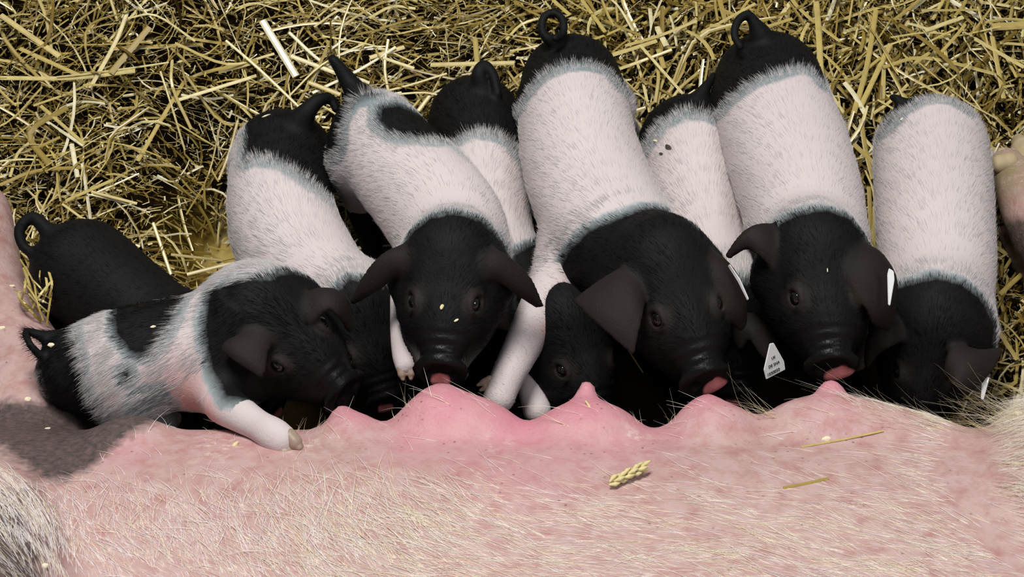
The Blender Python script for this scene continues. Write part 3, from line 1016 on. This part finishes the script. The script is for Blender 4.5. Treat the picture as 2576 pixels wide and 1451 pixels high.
# 6 big one, tight curl
PIGS.append(dict(
    label='large white piglet with tightly curled tail and a white foreleg reaching left',
    spine=[(1437, 212, .17, 126), (1445, 300, .178, 140), (1462, 400, .185, 150), (1500, 510, .19, 157), (1550, 610, .195, 160), (1610, 680, .20, 145)],
    poll=(1668, 705, .225), snout=(1776, 955, .213), up=(-.12, .22, 1.0), size=.172,
    tail=[(1412, 108, .225, 24), (1385, 102, .235, 15), (1364, 78, .243, 11), (1368, 44, .250, 10), (1394, 32, .252, 10), (1416, 52, .250, 10), (1416, 84, .246, 10), (1396, 96, .250, 9)],
    bumps=[(1555, 275, .15, 42, .03), (1345, 290, .15, 45, .03)],
    legs=[[(1430, 640, .17, 84), (1395, 720, .165, 68), (1345, 810, .16, 54), (1305, 890, .15, 46), (1275, 950, .145, 42), (1255, 1000, .14, 40)],
          [(1440, 800, .10, 46), (1345, 940, .10, 38), (1350, 1030, .09, 36)],
          [(1560, 330, .10, 48), (1590, 420, .03, 28)]],
    whitelegs=[0, 1], whitefrom={0: 2, 1: 2},
    hoofs=[dict(at=(1235, 960, .15, 17), tip=(1205, 975, .146)), dict(at=(1250, 1010, .14, 30), tip=(1235, 1050, .13))],
    ears=[dict(a=[(1600, 668, .272), (1540, 690, .27), (1480, 730, .262), (1448, 757, .255)], b=[(1618, 720, .262), (1612, 790, .268), (1600, 845, .26), (1592, 885, .25)], bulge=.10),
          dict(a=[(1755, 632, .275), (1815, 650, .27), (1858, 710, .25), (1872, 800, .225)], b=[(1780, 690, .27), (1810, 740, .262), (1835, 790, .245), (1862, 828, .222)], bulge=.20)],
    black=[(.24, [(1270, 60), (1620, 60), (1570, 190), (1540, 160), (1480, 150), (1420, 155), (1360, 175), (1310, 215), (1270, 260)]),
           (.245, [(1420, 720), (1400, 670), (1430, 610), (1480, 570), (1560, 545), (1620, 525), (1680, 520), (1740, 580), (1900, 620), (1900, 1100), (1560, 1100), (1480, 760)], 10)],
    blush=[(1450, 740, .19, 40), (1390, 830, .17, 26)], nosepatch=-.05, nosewidth=.08,
))
# 7 low between
PIGS.append(dict(
    label='pinkish piglet squeezed low behind its siblings, a smear of dung on its flank',
    spine=[(1735, 365, .115, 128), (1742, 450, .12, 124), (1755, 540, .12, 118), (1780, 640, .115, 108), (1805, 730, .11, 100)],
    poll=(1830, 800, .115), snout=(1850, 1000, .085), up=(0, .3, 1), size=.15,
    tail=[(1755, 255, .165, 22), (1772, 225, .17, 15), (1786, 205, .17, 11), (1795, 190, .17, 9)],
    legs=[[(1680, 420, .06, 45), (1690, 500, .01, 26)], [(1860, 760, .06, 40), (1880, 850, .01, 26)]],
    ears=[dict(a=[(1850, 820, .165), (1868, 795, .172), (1895, 792, .172), (1930, 825, .165), (1968, 905, .15)], b=[(1862, 870, .16), (1880, 850, .168), (1895, 860, .168), (1915, 890, .16), (1960, 930, .148)], bulge=.15)],
    black=[(.18, [(1560, 150), (1850, 150), (1850, 300), (1780, 275), (1720, 272), (1660, 295), (1620, 340), (1595, 380), (1560, 380)]),
           (.16, [(1780, 770), (1900, 750), (2000, 900), (1950, 1100), (1700, 1100), (1740, 800)])],
    blush=[(1860, 560, .12, 60), (1650, 420, .12, 45)],
))
# 8 facing camera with two tags
PIGS.append(dict(
    label='white piglet with an open loop tail, black head facing forward and one ear folded up',
    spine=[(1932, 215, .165, 136), (1952, 300, .175, 150), (1985, 400, .18, 156), (2015, 500, .185, 154), (2035, 600, .195, 148)],
    poll=(2040, 655, .225), snout=(2092, 920, .213), up=(-.04, .25, 1.0), size=.170,
    tail=[(1915, 95, .225, 32), (1900, 62, .24, 17), (1880, 38, .25, 12), (1855, 55, .25, 11), (1848, 90, .245, 10), (1862, 118, .24, 9)],
    bumps=[(1850, 290, .15, 60, .03)],
    legs=[[(2080, 330, .10, 50), (2090, 420, .03, 28)], [(1960, 780, .12, 50), (1960, 900, .05, 34)], [(2130, 780, .12, 50), (2150, 900, .05, 34)]],
    ears=[dict(a=[(1958, 572, .270), (1908, 568, .282), (1868, 590, .278), (1830, 640, .260)], b=[(1945, 668, .258), (1912, 640, .270), (1876, 622, .270), (1835, 646, .258)], bulge=.14),
          dict(a=[(2150, 612, .275), (2212, 638, .272), (2250, 695, .255), (2250, 760, .235), (2238, 822, .215)], b=[(2128, 690, .272), (2162, 735, .265), (2184, 780, .252), (2198, 812, .235), (2230, 828, .213)], bulge=.14)],
    black=[(.235, [(1740, 20), (2110, 20), (2080, 200), (2050, 165), (2000, 165), (1940, 185), (1880, 205), (1830, 235), (1790, 260), (1740, 300)]),
           (.235, [(1885, 640), (1915, 580), (1970, 550), (2040, 540), (2100, 555), (2150, 590), (2185, 640), (2260, 700), (2260, 1050), (1860, 1050)], 16)],
    nosepatch=-.05, nosewidth=.095,
))
# 9 rightmost
PIGS.append(dict(
    label='mostly white piglet at the right end of the row, black head bent down',
    spine=[(2342, 380, .14, 142), (2348, 470, .145, 146), (2352, 570, .15, 146), (2358, 670, .15, 143), (2355, 770, .15, 138)],
    poll=(2345, 835, .15), snout=(2300, 1085, .09), up=(.08, .35, 1.0), size=.165,
    tail=[(2275, 268, .18, 18), (2258, 250, .185, 11), (2246, 245, .18, 9)],
    legs=[[(2250, 420, .08, 52), (2222, 480, .02, 28)], [(2460, 420, .08, 52), (2480, 500, .02, 28)], [(2450, 860, .08, 45), (2460, 960, .02, 28)]],
    ears=[dict(a=[(2405, 868, .19), (2460, 882, .192), (2515, 878, .18)], b=[(2385, 930, .185), (2405, 965, .188), (2428, 992, .175)], bulge=.12),
          dict(a=[(2240, 800, .19), (2205, 815, .19), (2185, 850, .18), (2178, 910, .16)], b=[(2265, 850, .185), (2235, 870, .185), (2205, 890, .175), (2182, 920, .158)], bulge=.15)],
    black=[(.20, [(2180, 180), (2400, 200), (2440, 262), (2380, 238), (2320, 240), (2270, 262), (2230, 300), (2180, 330)]),
           (.20, [(2200, 740), (2240, 715), (2330, 695), (2400, 710), (2460, 745), (2520, 800), (2560, 1150), (2130, 1150)], 12)],
))
BUILT = [make_piglet(p) for p in PIGS]


# ear tags -------------------------------------------------------------
def ear_tag(pig, outline, lines, rod=True, label=None):
    """outline: three or more world points of a plate; built 1.6 mm thick"""
    P = np.array(outline)
    c = P.mean(0)
    n = nrm(np.cross(P[1] - P[0], P[2] - P[0]))
    if n @ (CAM - c) < 0: n = -n
    bm = bmesh.new()
    fr = [bm.verts.new(p + n * .0008) for p in P]; bk = [bm.verts.new(p - n * .0008) for p in P]
    bm.faces.new(fr); bm.faces.new(bk[::-1])
    for i in range(len(P)):
        j = (i + 1) % len(P)
        bm.faces.new([fr[j], fr[i], bk[i], bk[j]])
    bmesh.ops.recalc_face_normals(bm, faces=bm.faces)
    bmesh.ops.bevel(bm, geom=bm.edges, offset=.0006, segments=2, affect='EDGES')
    me = bpy.data.meshes.new('ear_tag'); bm.to_mesh(me); bm.free()
    me.materials.append(M_TAG)
    o = bpy.data.objects.new('ear_tag', me); COL.objects.link(o)
    root = pig['root']; o.parent = root; o.location = -root.location
    o['label'] = label or 'white plastic ear tag'
    for txt, p0, dx, size in lines:
        cu = bpy.data.curves.new('lettering', 'FONT'); cu.body = txt; cu.size = size; cu.extrude = .0002
        tmp = bpy.data.objects.new('lettering', cu)
        me_t = bpy.data.meshes.new_from_object(tmp)
        bpy.data.objects.remove(tmp); bpy.data.curves.remove(cu)
        me_t.materials.append(M_INK)
        t = bpy.data.objects.new('lettering', me_t)
        xa = nrm(dx); ya = np.cross(n, xa)
        M = Matrix(((xa[0], ya[0], n[0], 0), (xa[1], ya[1], n[1], 0), (xa[2], ya[2], n[2], 0), (0, 0, 0, 1)))
        COL.objects.link(t)
        t.parent = o
        t.matrix_local = Matrix.Translation(Vector([float(x) for x in (p0 + n * .0011)])) @ M
    return o


# lettered tag on the low piglet's ear
def on_plane(px, py, p0, n):
    d = nrm(DV * FPX + RV * (px - IW / 2) + UV * (IH / 2 - py))
    return CAM + d * (((p0 - CAM) @ n) / (d @ n))


n0 = nrm((.570, -.679, .462))
A0 = W(1940, 861, .232)
fl_ = [on_plane(x, y, A0, n0) for x, y in ((1936, 864), (1946, 862), (1972, 908), (1975, 929), (1927, 954), (1921, 930))]
dx = fl_[3] - fl_[4]
up_ = (fl_[0] + fl_[1]) / 2 - (fl_[3] + fl_[4]) / 2
xa_ = nrm(dx)
ya_ = np.cross(n0, xa_)
if ya_ @ UV < 0: ya_ = -ya_
HT, WT = float(up_ @ ya_), float(np.linalg.norm(dx))
TS = min(.19 * WT, .26 * HT)
ear_tag(BUILT[6], fl_, [('UK', fl_[4] + xa_ * WT * .36 + ya_ * HT * .52, dx, .8 * TS), ('DE SHA', fl_[4] + xa_ * WT * .16 + ya_ * HT * .30, dx, .9 * TS), ('1030050', fl_[4] + xa_ * WT * .04 + ya_ * HT * .07, dx, TS)],
        label='white pentagon ear tag printed with black letters')
# edge-on tag on the big piglet's ear
ear_tag(BUILT[5], [W(1836, 664, .288), W(1862, 702, .281), W(1884, 752, .269), W(1880, 756, .266), W(1856, 708, .277), W(1831, 668, .284)], [])
# tag on the loop-tailed piglet's ear
ear_tag(BUILT[7], [W(2236, 674, .292), W(2248, 682, .290), W(2250, 704, .285), W(2239, 769, .270), W(2234, 767, .270), W(2232, 690, .288)], [])
# tag on the rightmost piglet's ear
ear_tag(BUILT[8], [W(2488, 950, .180), W(2484, 962, .178), W(2474, 1005, .165), W(2468, 1004, .165), W(2470, 965, .176), W(2482, 948, .180)], [])


# ------------------------------------------------------------------ the sow
def build_sow():
    a, b, zc = 0.36, 0.17, 0.14
    sq = math.sqrt(a * a * UV[1] ** 2 + b * b * UV[2] ** 2)
    yoff, zoff = a * a * UV[1] / sq, b * b * UV[2] / sq
    cy = W(1288, 1082, zc + zoff)[1] - yoff
    fld = Field((-0.80, cy - a - .03, -0.02), (0.80, 0.42, 0.46), 0.0055)
    sl, X, Y, Z = fld.box(fld.lo, fld.lo + fld.h * fld.n)
    tx = np.clip(X, -0.55, 0.55)
    q = np.sqrt(((X - tx) * 0.75) ** 2 + ((Y - cy) * b / a) ** 2 + (Z - zc) ** 2) - b
    # distance estimate with gradient correction
    gy_ = (Y - cy) * (b / a) ** 2; gz_ = Z - zc; gx_ = (X - tx) * .75 ** 2
    gl = np.sqrt(gx_ ** 2 + gy_ ** 2 + gz_ ** 2) / (np.sqrt(((X - tx) * .75) ** 2 + ((Y - cy) * b / a) ** 2 + gz_ ** 2) + 1e-6)
    fld.f[sl] = (q / np.maximum(gl, .2)).astype(np.float32)

    def ball(px, py, z, r, k):
        p, rr = S(px, py, z, r)
        fld.chain([p, p + np.array([1e-4, 0, 0])], [rr, rr], k)

    def ch(rows, k):
        p, r = zip(*[S(*x) for x in rows])
        p = np.array(p); r = np.array(r)
        if len(p) > 2:
            qq = spline(np.hstack([p, r[:, None]]), 5 * len(p)); p, r = qq[:, :3], qq[:, 3]
        fld.chain(p, r, k)
    # udder quarters and teats
    for px, top, r in ((330, 1052, 90), (885, 1052, 66), (1085, 992, 84), (1165, 996, 84), (1235, 1034, 70), (1420, 1040, 74), (1475, 1016, 74), (1535, 1040, 70), (1775, 1020, 78), (1830, 1032, 70), (1995, 1022, 70), (2060, 1006, 78), (2150, 1004, 80), (2260, 1034, 80), (2370, 1075, 80)):
        ball(px, top + r, .205, r, .03)
    ch([(1475, 1050, .206, 46), (1473, 1012, .210, 30), (1474, 990, .213, 24), (1476, 979, .215, 22)], .014)
    ch([(1112, 1050, .204, 60), (1110, 1025, .208, 50), (1109, 1012, .210, 42)], .02)
    ch([(890, 1095, .206, 46), (872, 1068, .210, 34), (862, 1046, .210, 26)], .016)
    ch([(1768, 1060, .206, 50), (1774, 1040, .210, 40), (1778, 1026, .212, 32)], .016)
    ch([(2085, 1050, .206, 50), (2086, 1012, .210, 38), (2090, 988, .212, 33)], .014)
    # thigh of the upper hind leg, lower hind leg
    ch([(-140, 1560, .30, 330), (-95, 1400, .27, 225), (-150, 1330, .22, 170)], .03)
    ch([(-70, 545, .06, 96), (-45, 760, .07, 118), (20, 900, .085, 135), (80, 1040, .10, 165), (80, 1200, .11, 170)], .03)
    # shoulder and forelegs at right
    ch([(2760, 1330, .24, 250), (2690, 1160, .22, 165), (2700, 1060, .18, 120)], .04)
    ch([(2720, 1080, .17, 130), (2790, 920, .13, 120), (2760, 740, .10, 110), (2650, 600, .10, 96), (2590, 500, .10, 78), (2555, 445, .10, 56), (2535, 420, .10, 48)], .02)
    ch([(2800, 1000, .08, 110), (2740, 800, .05, 90), (2610, 660, .045, 60), (2560, 610, .04, 38), (2535, 590, .04, 26)], .02)
    V, F = fld.mesh()
    N = normals_of(V, F)
    # skin attributes
    depth = (V - CAM) @ DV
    ros = np.zeros(len(V))
    for px, py, z, r, am in ((1130, 1060, .21, 150, 1.0), (1300, 1080, .22, 150, .9), (1460, 1060, .21, 150, 1.0), (900, 1060, .21, 85, .95), (620, 1120, .22, 160, .25), (1620, 1080, .22, 120, .6),
                             (1770, 1030, .21, 105, .9), (2085, 990, .21, 95, .95), (1180, 1160, .24, 110, .4), (1400, 1170, .24, 150, .35), (330, 1160, .24, 100, .3), (2100, 1050, .21, 130, .35), (1300, 1200, .26, 170, .3), (1050, 1130, .23, 110, .55), (1550, 1130, .23, 130, .5)):
        p, rr = S(px, py, z, r)
        ros = np.maximum(ros, am * np.exp(-np.sum((V - p) ** 2, 1) / rr ** 2))
    dark = plan_patch(V, [(-200, 1000), (375, 1000), (380, 1058), (300, 1120), (240, 1180), (185, 1212), (130, 1205), (60, 1160), (-30, 1110), (-200, 1110)], .24)
    d2 = plan_patch(V, [(-300, 1215), (20, 1215), (75, 1280), (125, 1370), (120, 1500), (-300, 1600)], .36)
    d3 = plan_patch(V, [(2450, 560), (2566, 585), (2600, 700), (2480, 720)], .06)
    dark = np.minimum(np.minimum(dark, d2 + .006), d3)
    hoofp, hr = S(2530, 430, .12, 110)
    dirt = np.exp(-np.sum((V - hoofp) ** 2, 1) / hr ** 2)
    cr = np.zeros(len(V))
    for px, py, r in ((560, 1130, 90), (760, 1130, 60), (1250, 1130, 40), (1610, 1100, 40)):
        p, rr = S(px, py, .235, r)
        cr = np.maximum(cr, np.exp(-np.sum((V - p) ** 2, 1) / rr ** 2))
    root = empty('sow', (0, cy, 0))
    tag(root, 'large pink sow with blond bristles lying on her side and nursing the litter', 'sow')
    mesh_obj('body', V, F, M_SOW, root, {'rosy': np.clip(ros, 0, 1), 'dark': np.clip(dark, -.05, .05), 'dirt': dirt, 'crust': cr})
    # forefoot claws
    for rows in (((2536, 408, .12, 26), (2496, 418, .112, 13)), ((2590, 400, .11, 34), (2562, 352, .10, 16)), ((2545, 590, .04, 22), (2512, 585, .03, 13))):
        (p, r), (p2, r2) = S(*rows[0]), S(*rows[1])
        f2 = Field(np.minimum(p, p2) - r * 1.6, np.maximum(p, p2) + r * 1.6, .0018)
        f2.chain([p, p * .5 + p2 * .5, p2], [r, r * .95, r2], 0)
        v2, q2 = f2.mesh()
        mesh_obj('hoof', v2, q2, M_HOOFSOW, root)

    # bristles
    def pix(P):
        d = P - CAM
        dz = d @ DV
        return IW / 2 + FPX * (d @ RV) / dz, IH / 2 - FPX * (d @ UV) / dz
    xL = V[:, 0].min()

    def keep(c, n):
        # long hair on flank and shoulder, hardly any on the udder
        lat = (c[:, 1] - cy) / a                        # 1 at the udder edge, 0 on top of the flank
        side = 1 - smooth01(lat, .40, .70) * (1 - smooth01(c[:, 0], .30, .50)) * .985
        vis = (n @ np.array([0, -.5, .87]) > 0) & (lat > -.75) & (np.abs(c[:, 0]) < .66)
        patch = plan_patch(c, [(-200, 1000), (375, 1000), (380, 1058), (300, 1120), (240, 1180), (185, 1212), (130, 1205), (60, 1160), (-30, 1110), (-200, 1110)], .24)
        side = side * np.where((c[:, 0] < -.40) & (lat < .35), .4, 1)
        return side * vis * np.where(patch < 0.004, .02, 1)
    n_h = 68000
    P, nn, q, wt = sample_surface(V, F, N, n_h, keep)
    lat = (P[:, 1] - cy) / a
    fl = np.stack([-np.ones(n_h), .10 + .42 * np.clip(lat, 0, 1), np.zeros(n_h)], 1)
    m = smooth01(-P[:, 0], -.05, .22) * smooth01(lat, .12, .5)
    fl[:, 1] += 1.0 * m
    fl[:, 0] += .35 * m
    fl = fl - nn * (fl * nn).sum(1, keepdims=True)
    fl /= np.linalg.norm(fl, axis=1, keepdims=True)
    # locks: hairs lean together in tufts
    cell = np.floor(P * np.array([22., 55., 55.]))
    hsh = np.sin(cell @ np.array([12.9898, 78.233, 37.719])) * 43758.5453
    hsh = hsh - np.floor(hsh)
    ang = (hsh - .5) * .55 + RNG.normal(0, .13 + .28 * m, n_h)
    sdv = np.cross(nn, fl)
    dr = fl * np.cos(ang)[:, None] + sdv * np.sin(ang)[:, None]
    Ls = RNG.uniform(.020, .056, n_h)
    limb = smooth01(lat, .98, 1.08)
    lft = smooth01(-P[:, 0], .05, .30)
    Ls = Ls * (1 - .35 * lft)
    Ls = Ls * (1 - .78 * limb)
    xc = np.floor(P[:, 0] / .045 + .5 * np.sin(P[:, 1] * 90))
    jit = np.sin(xc * 12.9898 + np.floor(P[:, 1] / .009) * 78.233) * 43758.5453
    jit = jit - np.floor(jit)
    vc = (np.floor(P[:, 1] / .009) + .25 + .5 * jit) * .009
    pull = (vc - P[:, 1]) * (-1.0) * .85 / Ls
    pull = np.clip(pull, -.35, .35) * (1 - m)
    t = np.linspace(0, 1, 6)[None, :, None]
    cur = RNG.normal(0, .16, n_h)[:, None, None]
    lift = (RNG.uniform(.03, .12, n_h) + .25 * m * RNG.random(n_h))[:, None, None]
    st = P[:, None] + Ls[:, None, None] * (dr[:, None] * t + sdv[:, None] * (cur * t * t + pull[:, None, None] * t) + nn[:, None] * lift * (t - .75 * t * t)) - nn[:, None] * .001
    g = RNG.uniform(.82, 1.0, (n_h, 1))
    col = np.where(RNG.random((n_h, 1)) < .3, np.array([.95, .84, .58]), np.array([.97, .92, .84])) * g
    col = col * (1 - lft[:, None] * np.array([0, .02, -.06]))
    hs = [(st, RNG.uniform(.00016, .00036, n_h) * (1 - .4 * limb), col)]
    # long bristles standing over the armpit at the right and along the belly edge
    for (cnt, x0, x1, y0, y1, dirv, l0, l1) in ((130, 2180, 2440, 1010, 1085, (-1.0, .26, .08), .03, .07), (110, 2400, 2560, 1050, 1095, (-.85, .45, .10), .03, .06),
                                            (34, 1880, 1960, 1030, 1055, (-.9, .5, .2), .02, .045), (26, 1600, 1700, 1050, 1070, (-.2, .8, .3), .008, .022),
                                            (18, 950, 1060, 1010, 1040, (-.4, .9, .3), .008, .02), (16, 700, 830, 1075, 1095, (.2, .9, .3), .008, .02), (150, 2480, 2590, 1000, 1060, (-1, .4, .15), .025, .055)):
        for _ in range(1):
            xs = RNG.uniform(x0, x1, cnt); ys = RNG.uniform(y0, y1, cnt)
            base = []
            for x, y in zip(xs, ys):
                d = nrm(DV * FPX + RV * (x - IW / 2) + UV * (IH / 2 - y))
                tt = np.linspace(1.3, 2.1, 500)
                pp = CAM[None] + d[None] * tt[:, None]
                inb = np.all((pp > fld.lo) & (pp < fld.lo + fld.h * (fld.n - 1)), axis=1)
                v = np.where(inb, fld.at(pp), 1)
                k = np.nonzero(v < 0)[0]
                if len(k): base.append(pp[k[0]])
            if not base: continue
            B = np.array(base); k = len(B)
            dd = np.array(dirv)[None] + RNG.normal(0, .17, (k, 3)); dd /= np.linalg.norm(dd, axis=1, keepdims=True)
            L2 = RNG.uniform(l0, l1, k)
            bend = RNG.normal(0, .32, (k, 3))
            s2 = B[:, None] + L2[:, None, None] * (dd[:, None] * t + bend[:, None] * t * t)
            c2 = np.where(RNG.random((k, 1)) < .5, np.array([.80, .66, .36]), np.array([.90, .82, .66])) * RNG.uniform(.7, 1.05, (k, 1))
            hs.append((s2, RNG.uniform(.00008, .00016, k), c2))
    o = hair_obj('bristles', np.vstack([h[0] for h in hs]), np.concatenate([h[1] for h in hs]), np.vstack([h[2] for h in hs]), M_BRISTLE, root)
    o['kind'] = 'stuff'
    return fld


SOW = build_sow()


# ------------------------------------------------------------------ bits lying on the animals
def hit(fld, px, py):
    d = nrm(DV * FPX + RV * (px - IW / 2) + UV * (IH / 2 - py))
    tt = np.linspace(1.2, 2.3, 1500)
    pp = CAM[None] + d[None] * tt[:, None]
    inb = np.all((pp > fld.lo) & (pp < fld.lo + fld.h * (fld.n - 1)), axis=1)
    v = np.where(inb, fld.at(pp), 1)
    k = np.nonzero(v < 0)[0]
    return pp[k[0]] if len(k) else pp[700]


def seed_head():
    a = hit(SOW, 1530, 1226); b = hit(SOW, 1620, 1188)
    a = a + np.array([0, 0, .006]); b = b + np.array([0, 0, .010])
    root = empty('wheat_ear', (a + b) / 2 - np.array([0, 0, .006]))
    tag(root, 'pale wheat ear fragment lying on the sow\'s flank', 'wheat ear')
    ax = nrm(b - a); L = np.linalg.norm(b - a)
    s1 = nrm(np.cross(ax, (0, 0, 1))); s2 = np.cross(s1, ax)
    for i in range(20):
        t = i / 19
        an = i * 2.4
        o = s1 * math.cos(an) + s2 * math.sin(an)
        c = a + ax * (L * t * .9)
        f2 = Field(c - .014, c + .016, .0011)
        f2.chain([c + o * .0012, c + o * .0034 + ax * .005, c + o * .0042 + ax * .0105], [.0012, .0022, .0006], 0)
        v, q = f2.mesh()
        mesh_obj('husk', v, q, M_HUSK, root)


seed_head()


def chip(px, py, size, mat, label, name, cat, rot=0, aspect=.5, fld=None, z=None):
    p = hit(fld, px, py) if fld is not None else (W(px, py, z) if z is not None else onbed(px, py, .012))
    bm = bmesh.new()
    bmesh.ops.create_icosphere(bm, subdivisions=2, radius=1)
    s = size * SCALE(p) / 2
    rr = random.Random(int(px * 7 + py))
    for v in bm.verts:
        v.co = Vector((v.co.x * s * (1 + rr.uniform(-.15, .15)), v.co.y * s * aspect * (1 + rr.uniform(-.2, .2)), v.co.z * s * .3))
    me = bpy.data.meshes.new(name); bm.to_mesh(me); bm.free()
    me.materials.append(mat)
    o = bpy.data.objects.new(name, me); COL.objects.link(o)
    o.location = Vector([float(x) for x in p]) + Vector((0, -.0005, .001)); o.rotation_euler = (.4, 0, rot)
    tag(o, label, cat)
    return o


for args in (
    (70, 1004, 16, M_CHIP, 'pale wood shaving crumb on the sow\'s hind leg, below the spotted piglet\'s tail', 'wood_shaving', 'wood shaving', .3, .8),
    (30, 720, 18, M_CHIP, 'wood shaving on the sow\'s hind leg beside the black piglet', 'wood_shaving', 'wood shaving', .1, .4),
    (5, 825, 20, M_CHIP, 'wood shaving on the sow\'s hind leg at the left edge', 'wood_shaving', 'wood shaving', .2, .5),
    (120, 1078, 16, M_CHIP, 'small pale shaving on the sow\'s dark belly patch', 'wood_shaving', 'wood shaving', .2, .4),
    (2078, 1104, 26, M_CHIP, 'white shaving on the sow\'s shoulder beside a thin straw', 'wood_shaving', 'wood shaving', .2, .5),
    (2566, 1044, 34, M_CHIP, 'curled pale shaving on the sow at the right edge', 'wood_shaving', 'wood shaving', -.6, .5),
    (1479, 1018, 30, M_HUSK, 'small straw splinter stuck below the free teat', 'straw_splinter', 'straw', -1.1, .22),
    (592, 1118, 24, M_HUSK, 'brown seed husk on the sow left of the piglet\'s forefoot', 'seed_husk', 'husk', .9, .4),
    (110, 1424, 24, M_CHIP, 'white crumb on the sow\'s thigh at the bottom left', 'wood_shaving', 'wood shaving', .4, .6),
):
    chip(*args, fld=SOW)
# straws on the sow
for path, w, tint, lab in (([(1970, 1228), (2030, 1216), (2085, 1204)], 8, .55, 'olive straw lying among the bristles on the sow\'s flank'),
                           ([(2015, 1125), (2120, 1106), (2222, 1084)], 5, .75, 'thin straw lying level across the sow\'s shoulder')):
    p = [hit(SOW, *q) + np.array([0, -.0004, .0012]) for q in path]
    stalk(p, w * SCALE(p[0]), tint, lab, 'straw bits on the sow')

# straw tuft caught between the sow's hind leg and the black piglet
for i in range(22):
    x0 = random.uniform(50, 125); y0 = random.uniform(690, 790)
    an = random.gauss(1.25, .55); ln = random.uniform(40, 100)
    z0 = .135 + random.uniform(0, .02)
    p = np.array([W(x0 - math.cos(an) * ln / 2, y0 - math.sin(an) * ln / 2, z0 + .004), W(x0 + random.gauss(0, 4), y0, z0 + .006), W(x0 + math.cos(an) * ln / 2, y0 + math.sin(an) * ln / 2, z0 - .01)])
    stalk(p, random.uniform(.0014, .0034), random.uniform(.45, .85), 'straw in the tuft caught between the sow\'s hind leg and the black piglet', 'straw tuft beside the black piglet')
for pig, args in ((6, (1650, 355, 16, M_HUSK, 'brown husk stuck on the flank of the low pinkish piglet', 'seed_husk', 'husk', -.4, .4)),
                  (6, (1682, 372, 26, M_DIRT, 'larger dark smear of dry dung on the low pinkish piglet', 'dung_smear', 'dung', -.9, .45)),
                  (6, (1664, 388, 14, M_DIRT, 'smaller dark dung crumb below the larger smear on the low pinkish piglet', 'dung_smear', 'dung', -.6, .5)),
                  (3, (1112, 772, 18, M_HUSK, 'yellowish crumb on the forehead of the piglet with the straight tail', 'feed_crumb', 'crumb', 1.2, .5)),
                  (3, (1148, 806, 14, M_CHIP, 'pale crumb above the snout of the piglet with the straight tail', 'feed_crumb', 'crumb', .6, .4)),
                  (2, (670, 292, 24, M_CHIP, 'white sliver on the rump of the piglet with the hooked tail', 'wood_shaving', 'wood shaving', .5, .2)),
                  (1, (130, 868, 20, M_CHIP, 'white shaving on the rump of the spotted piglet by its tail', 'wood_shaving', 'wood shaving', -.1, .6)),
                  (1, (386, 822, 16, M_CHIP, 'white shaving on the black saddle patch of the spotted piglet', 'wood_shaving', 'wood shaving', .2, .4)),
                  (7, (2081, 680, 14, M_CHIP, 'thin white splinter on the forehead of the loop tailed piglet', 'straw_splinter', 'straw', 1.5, .2)),
                  (8, (2268, 300, 12, M_CHIP, 'white speck on the rump of the rightmost piglet', 'wood_shaving', 'wood shaving', .8, .5))):
    chip(*args, fld=BUILT[pig]['fld'])
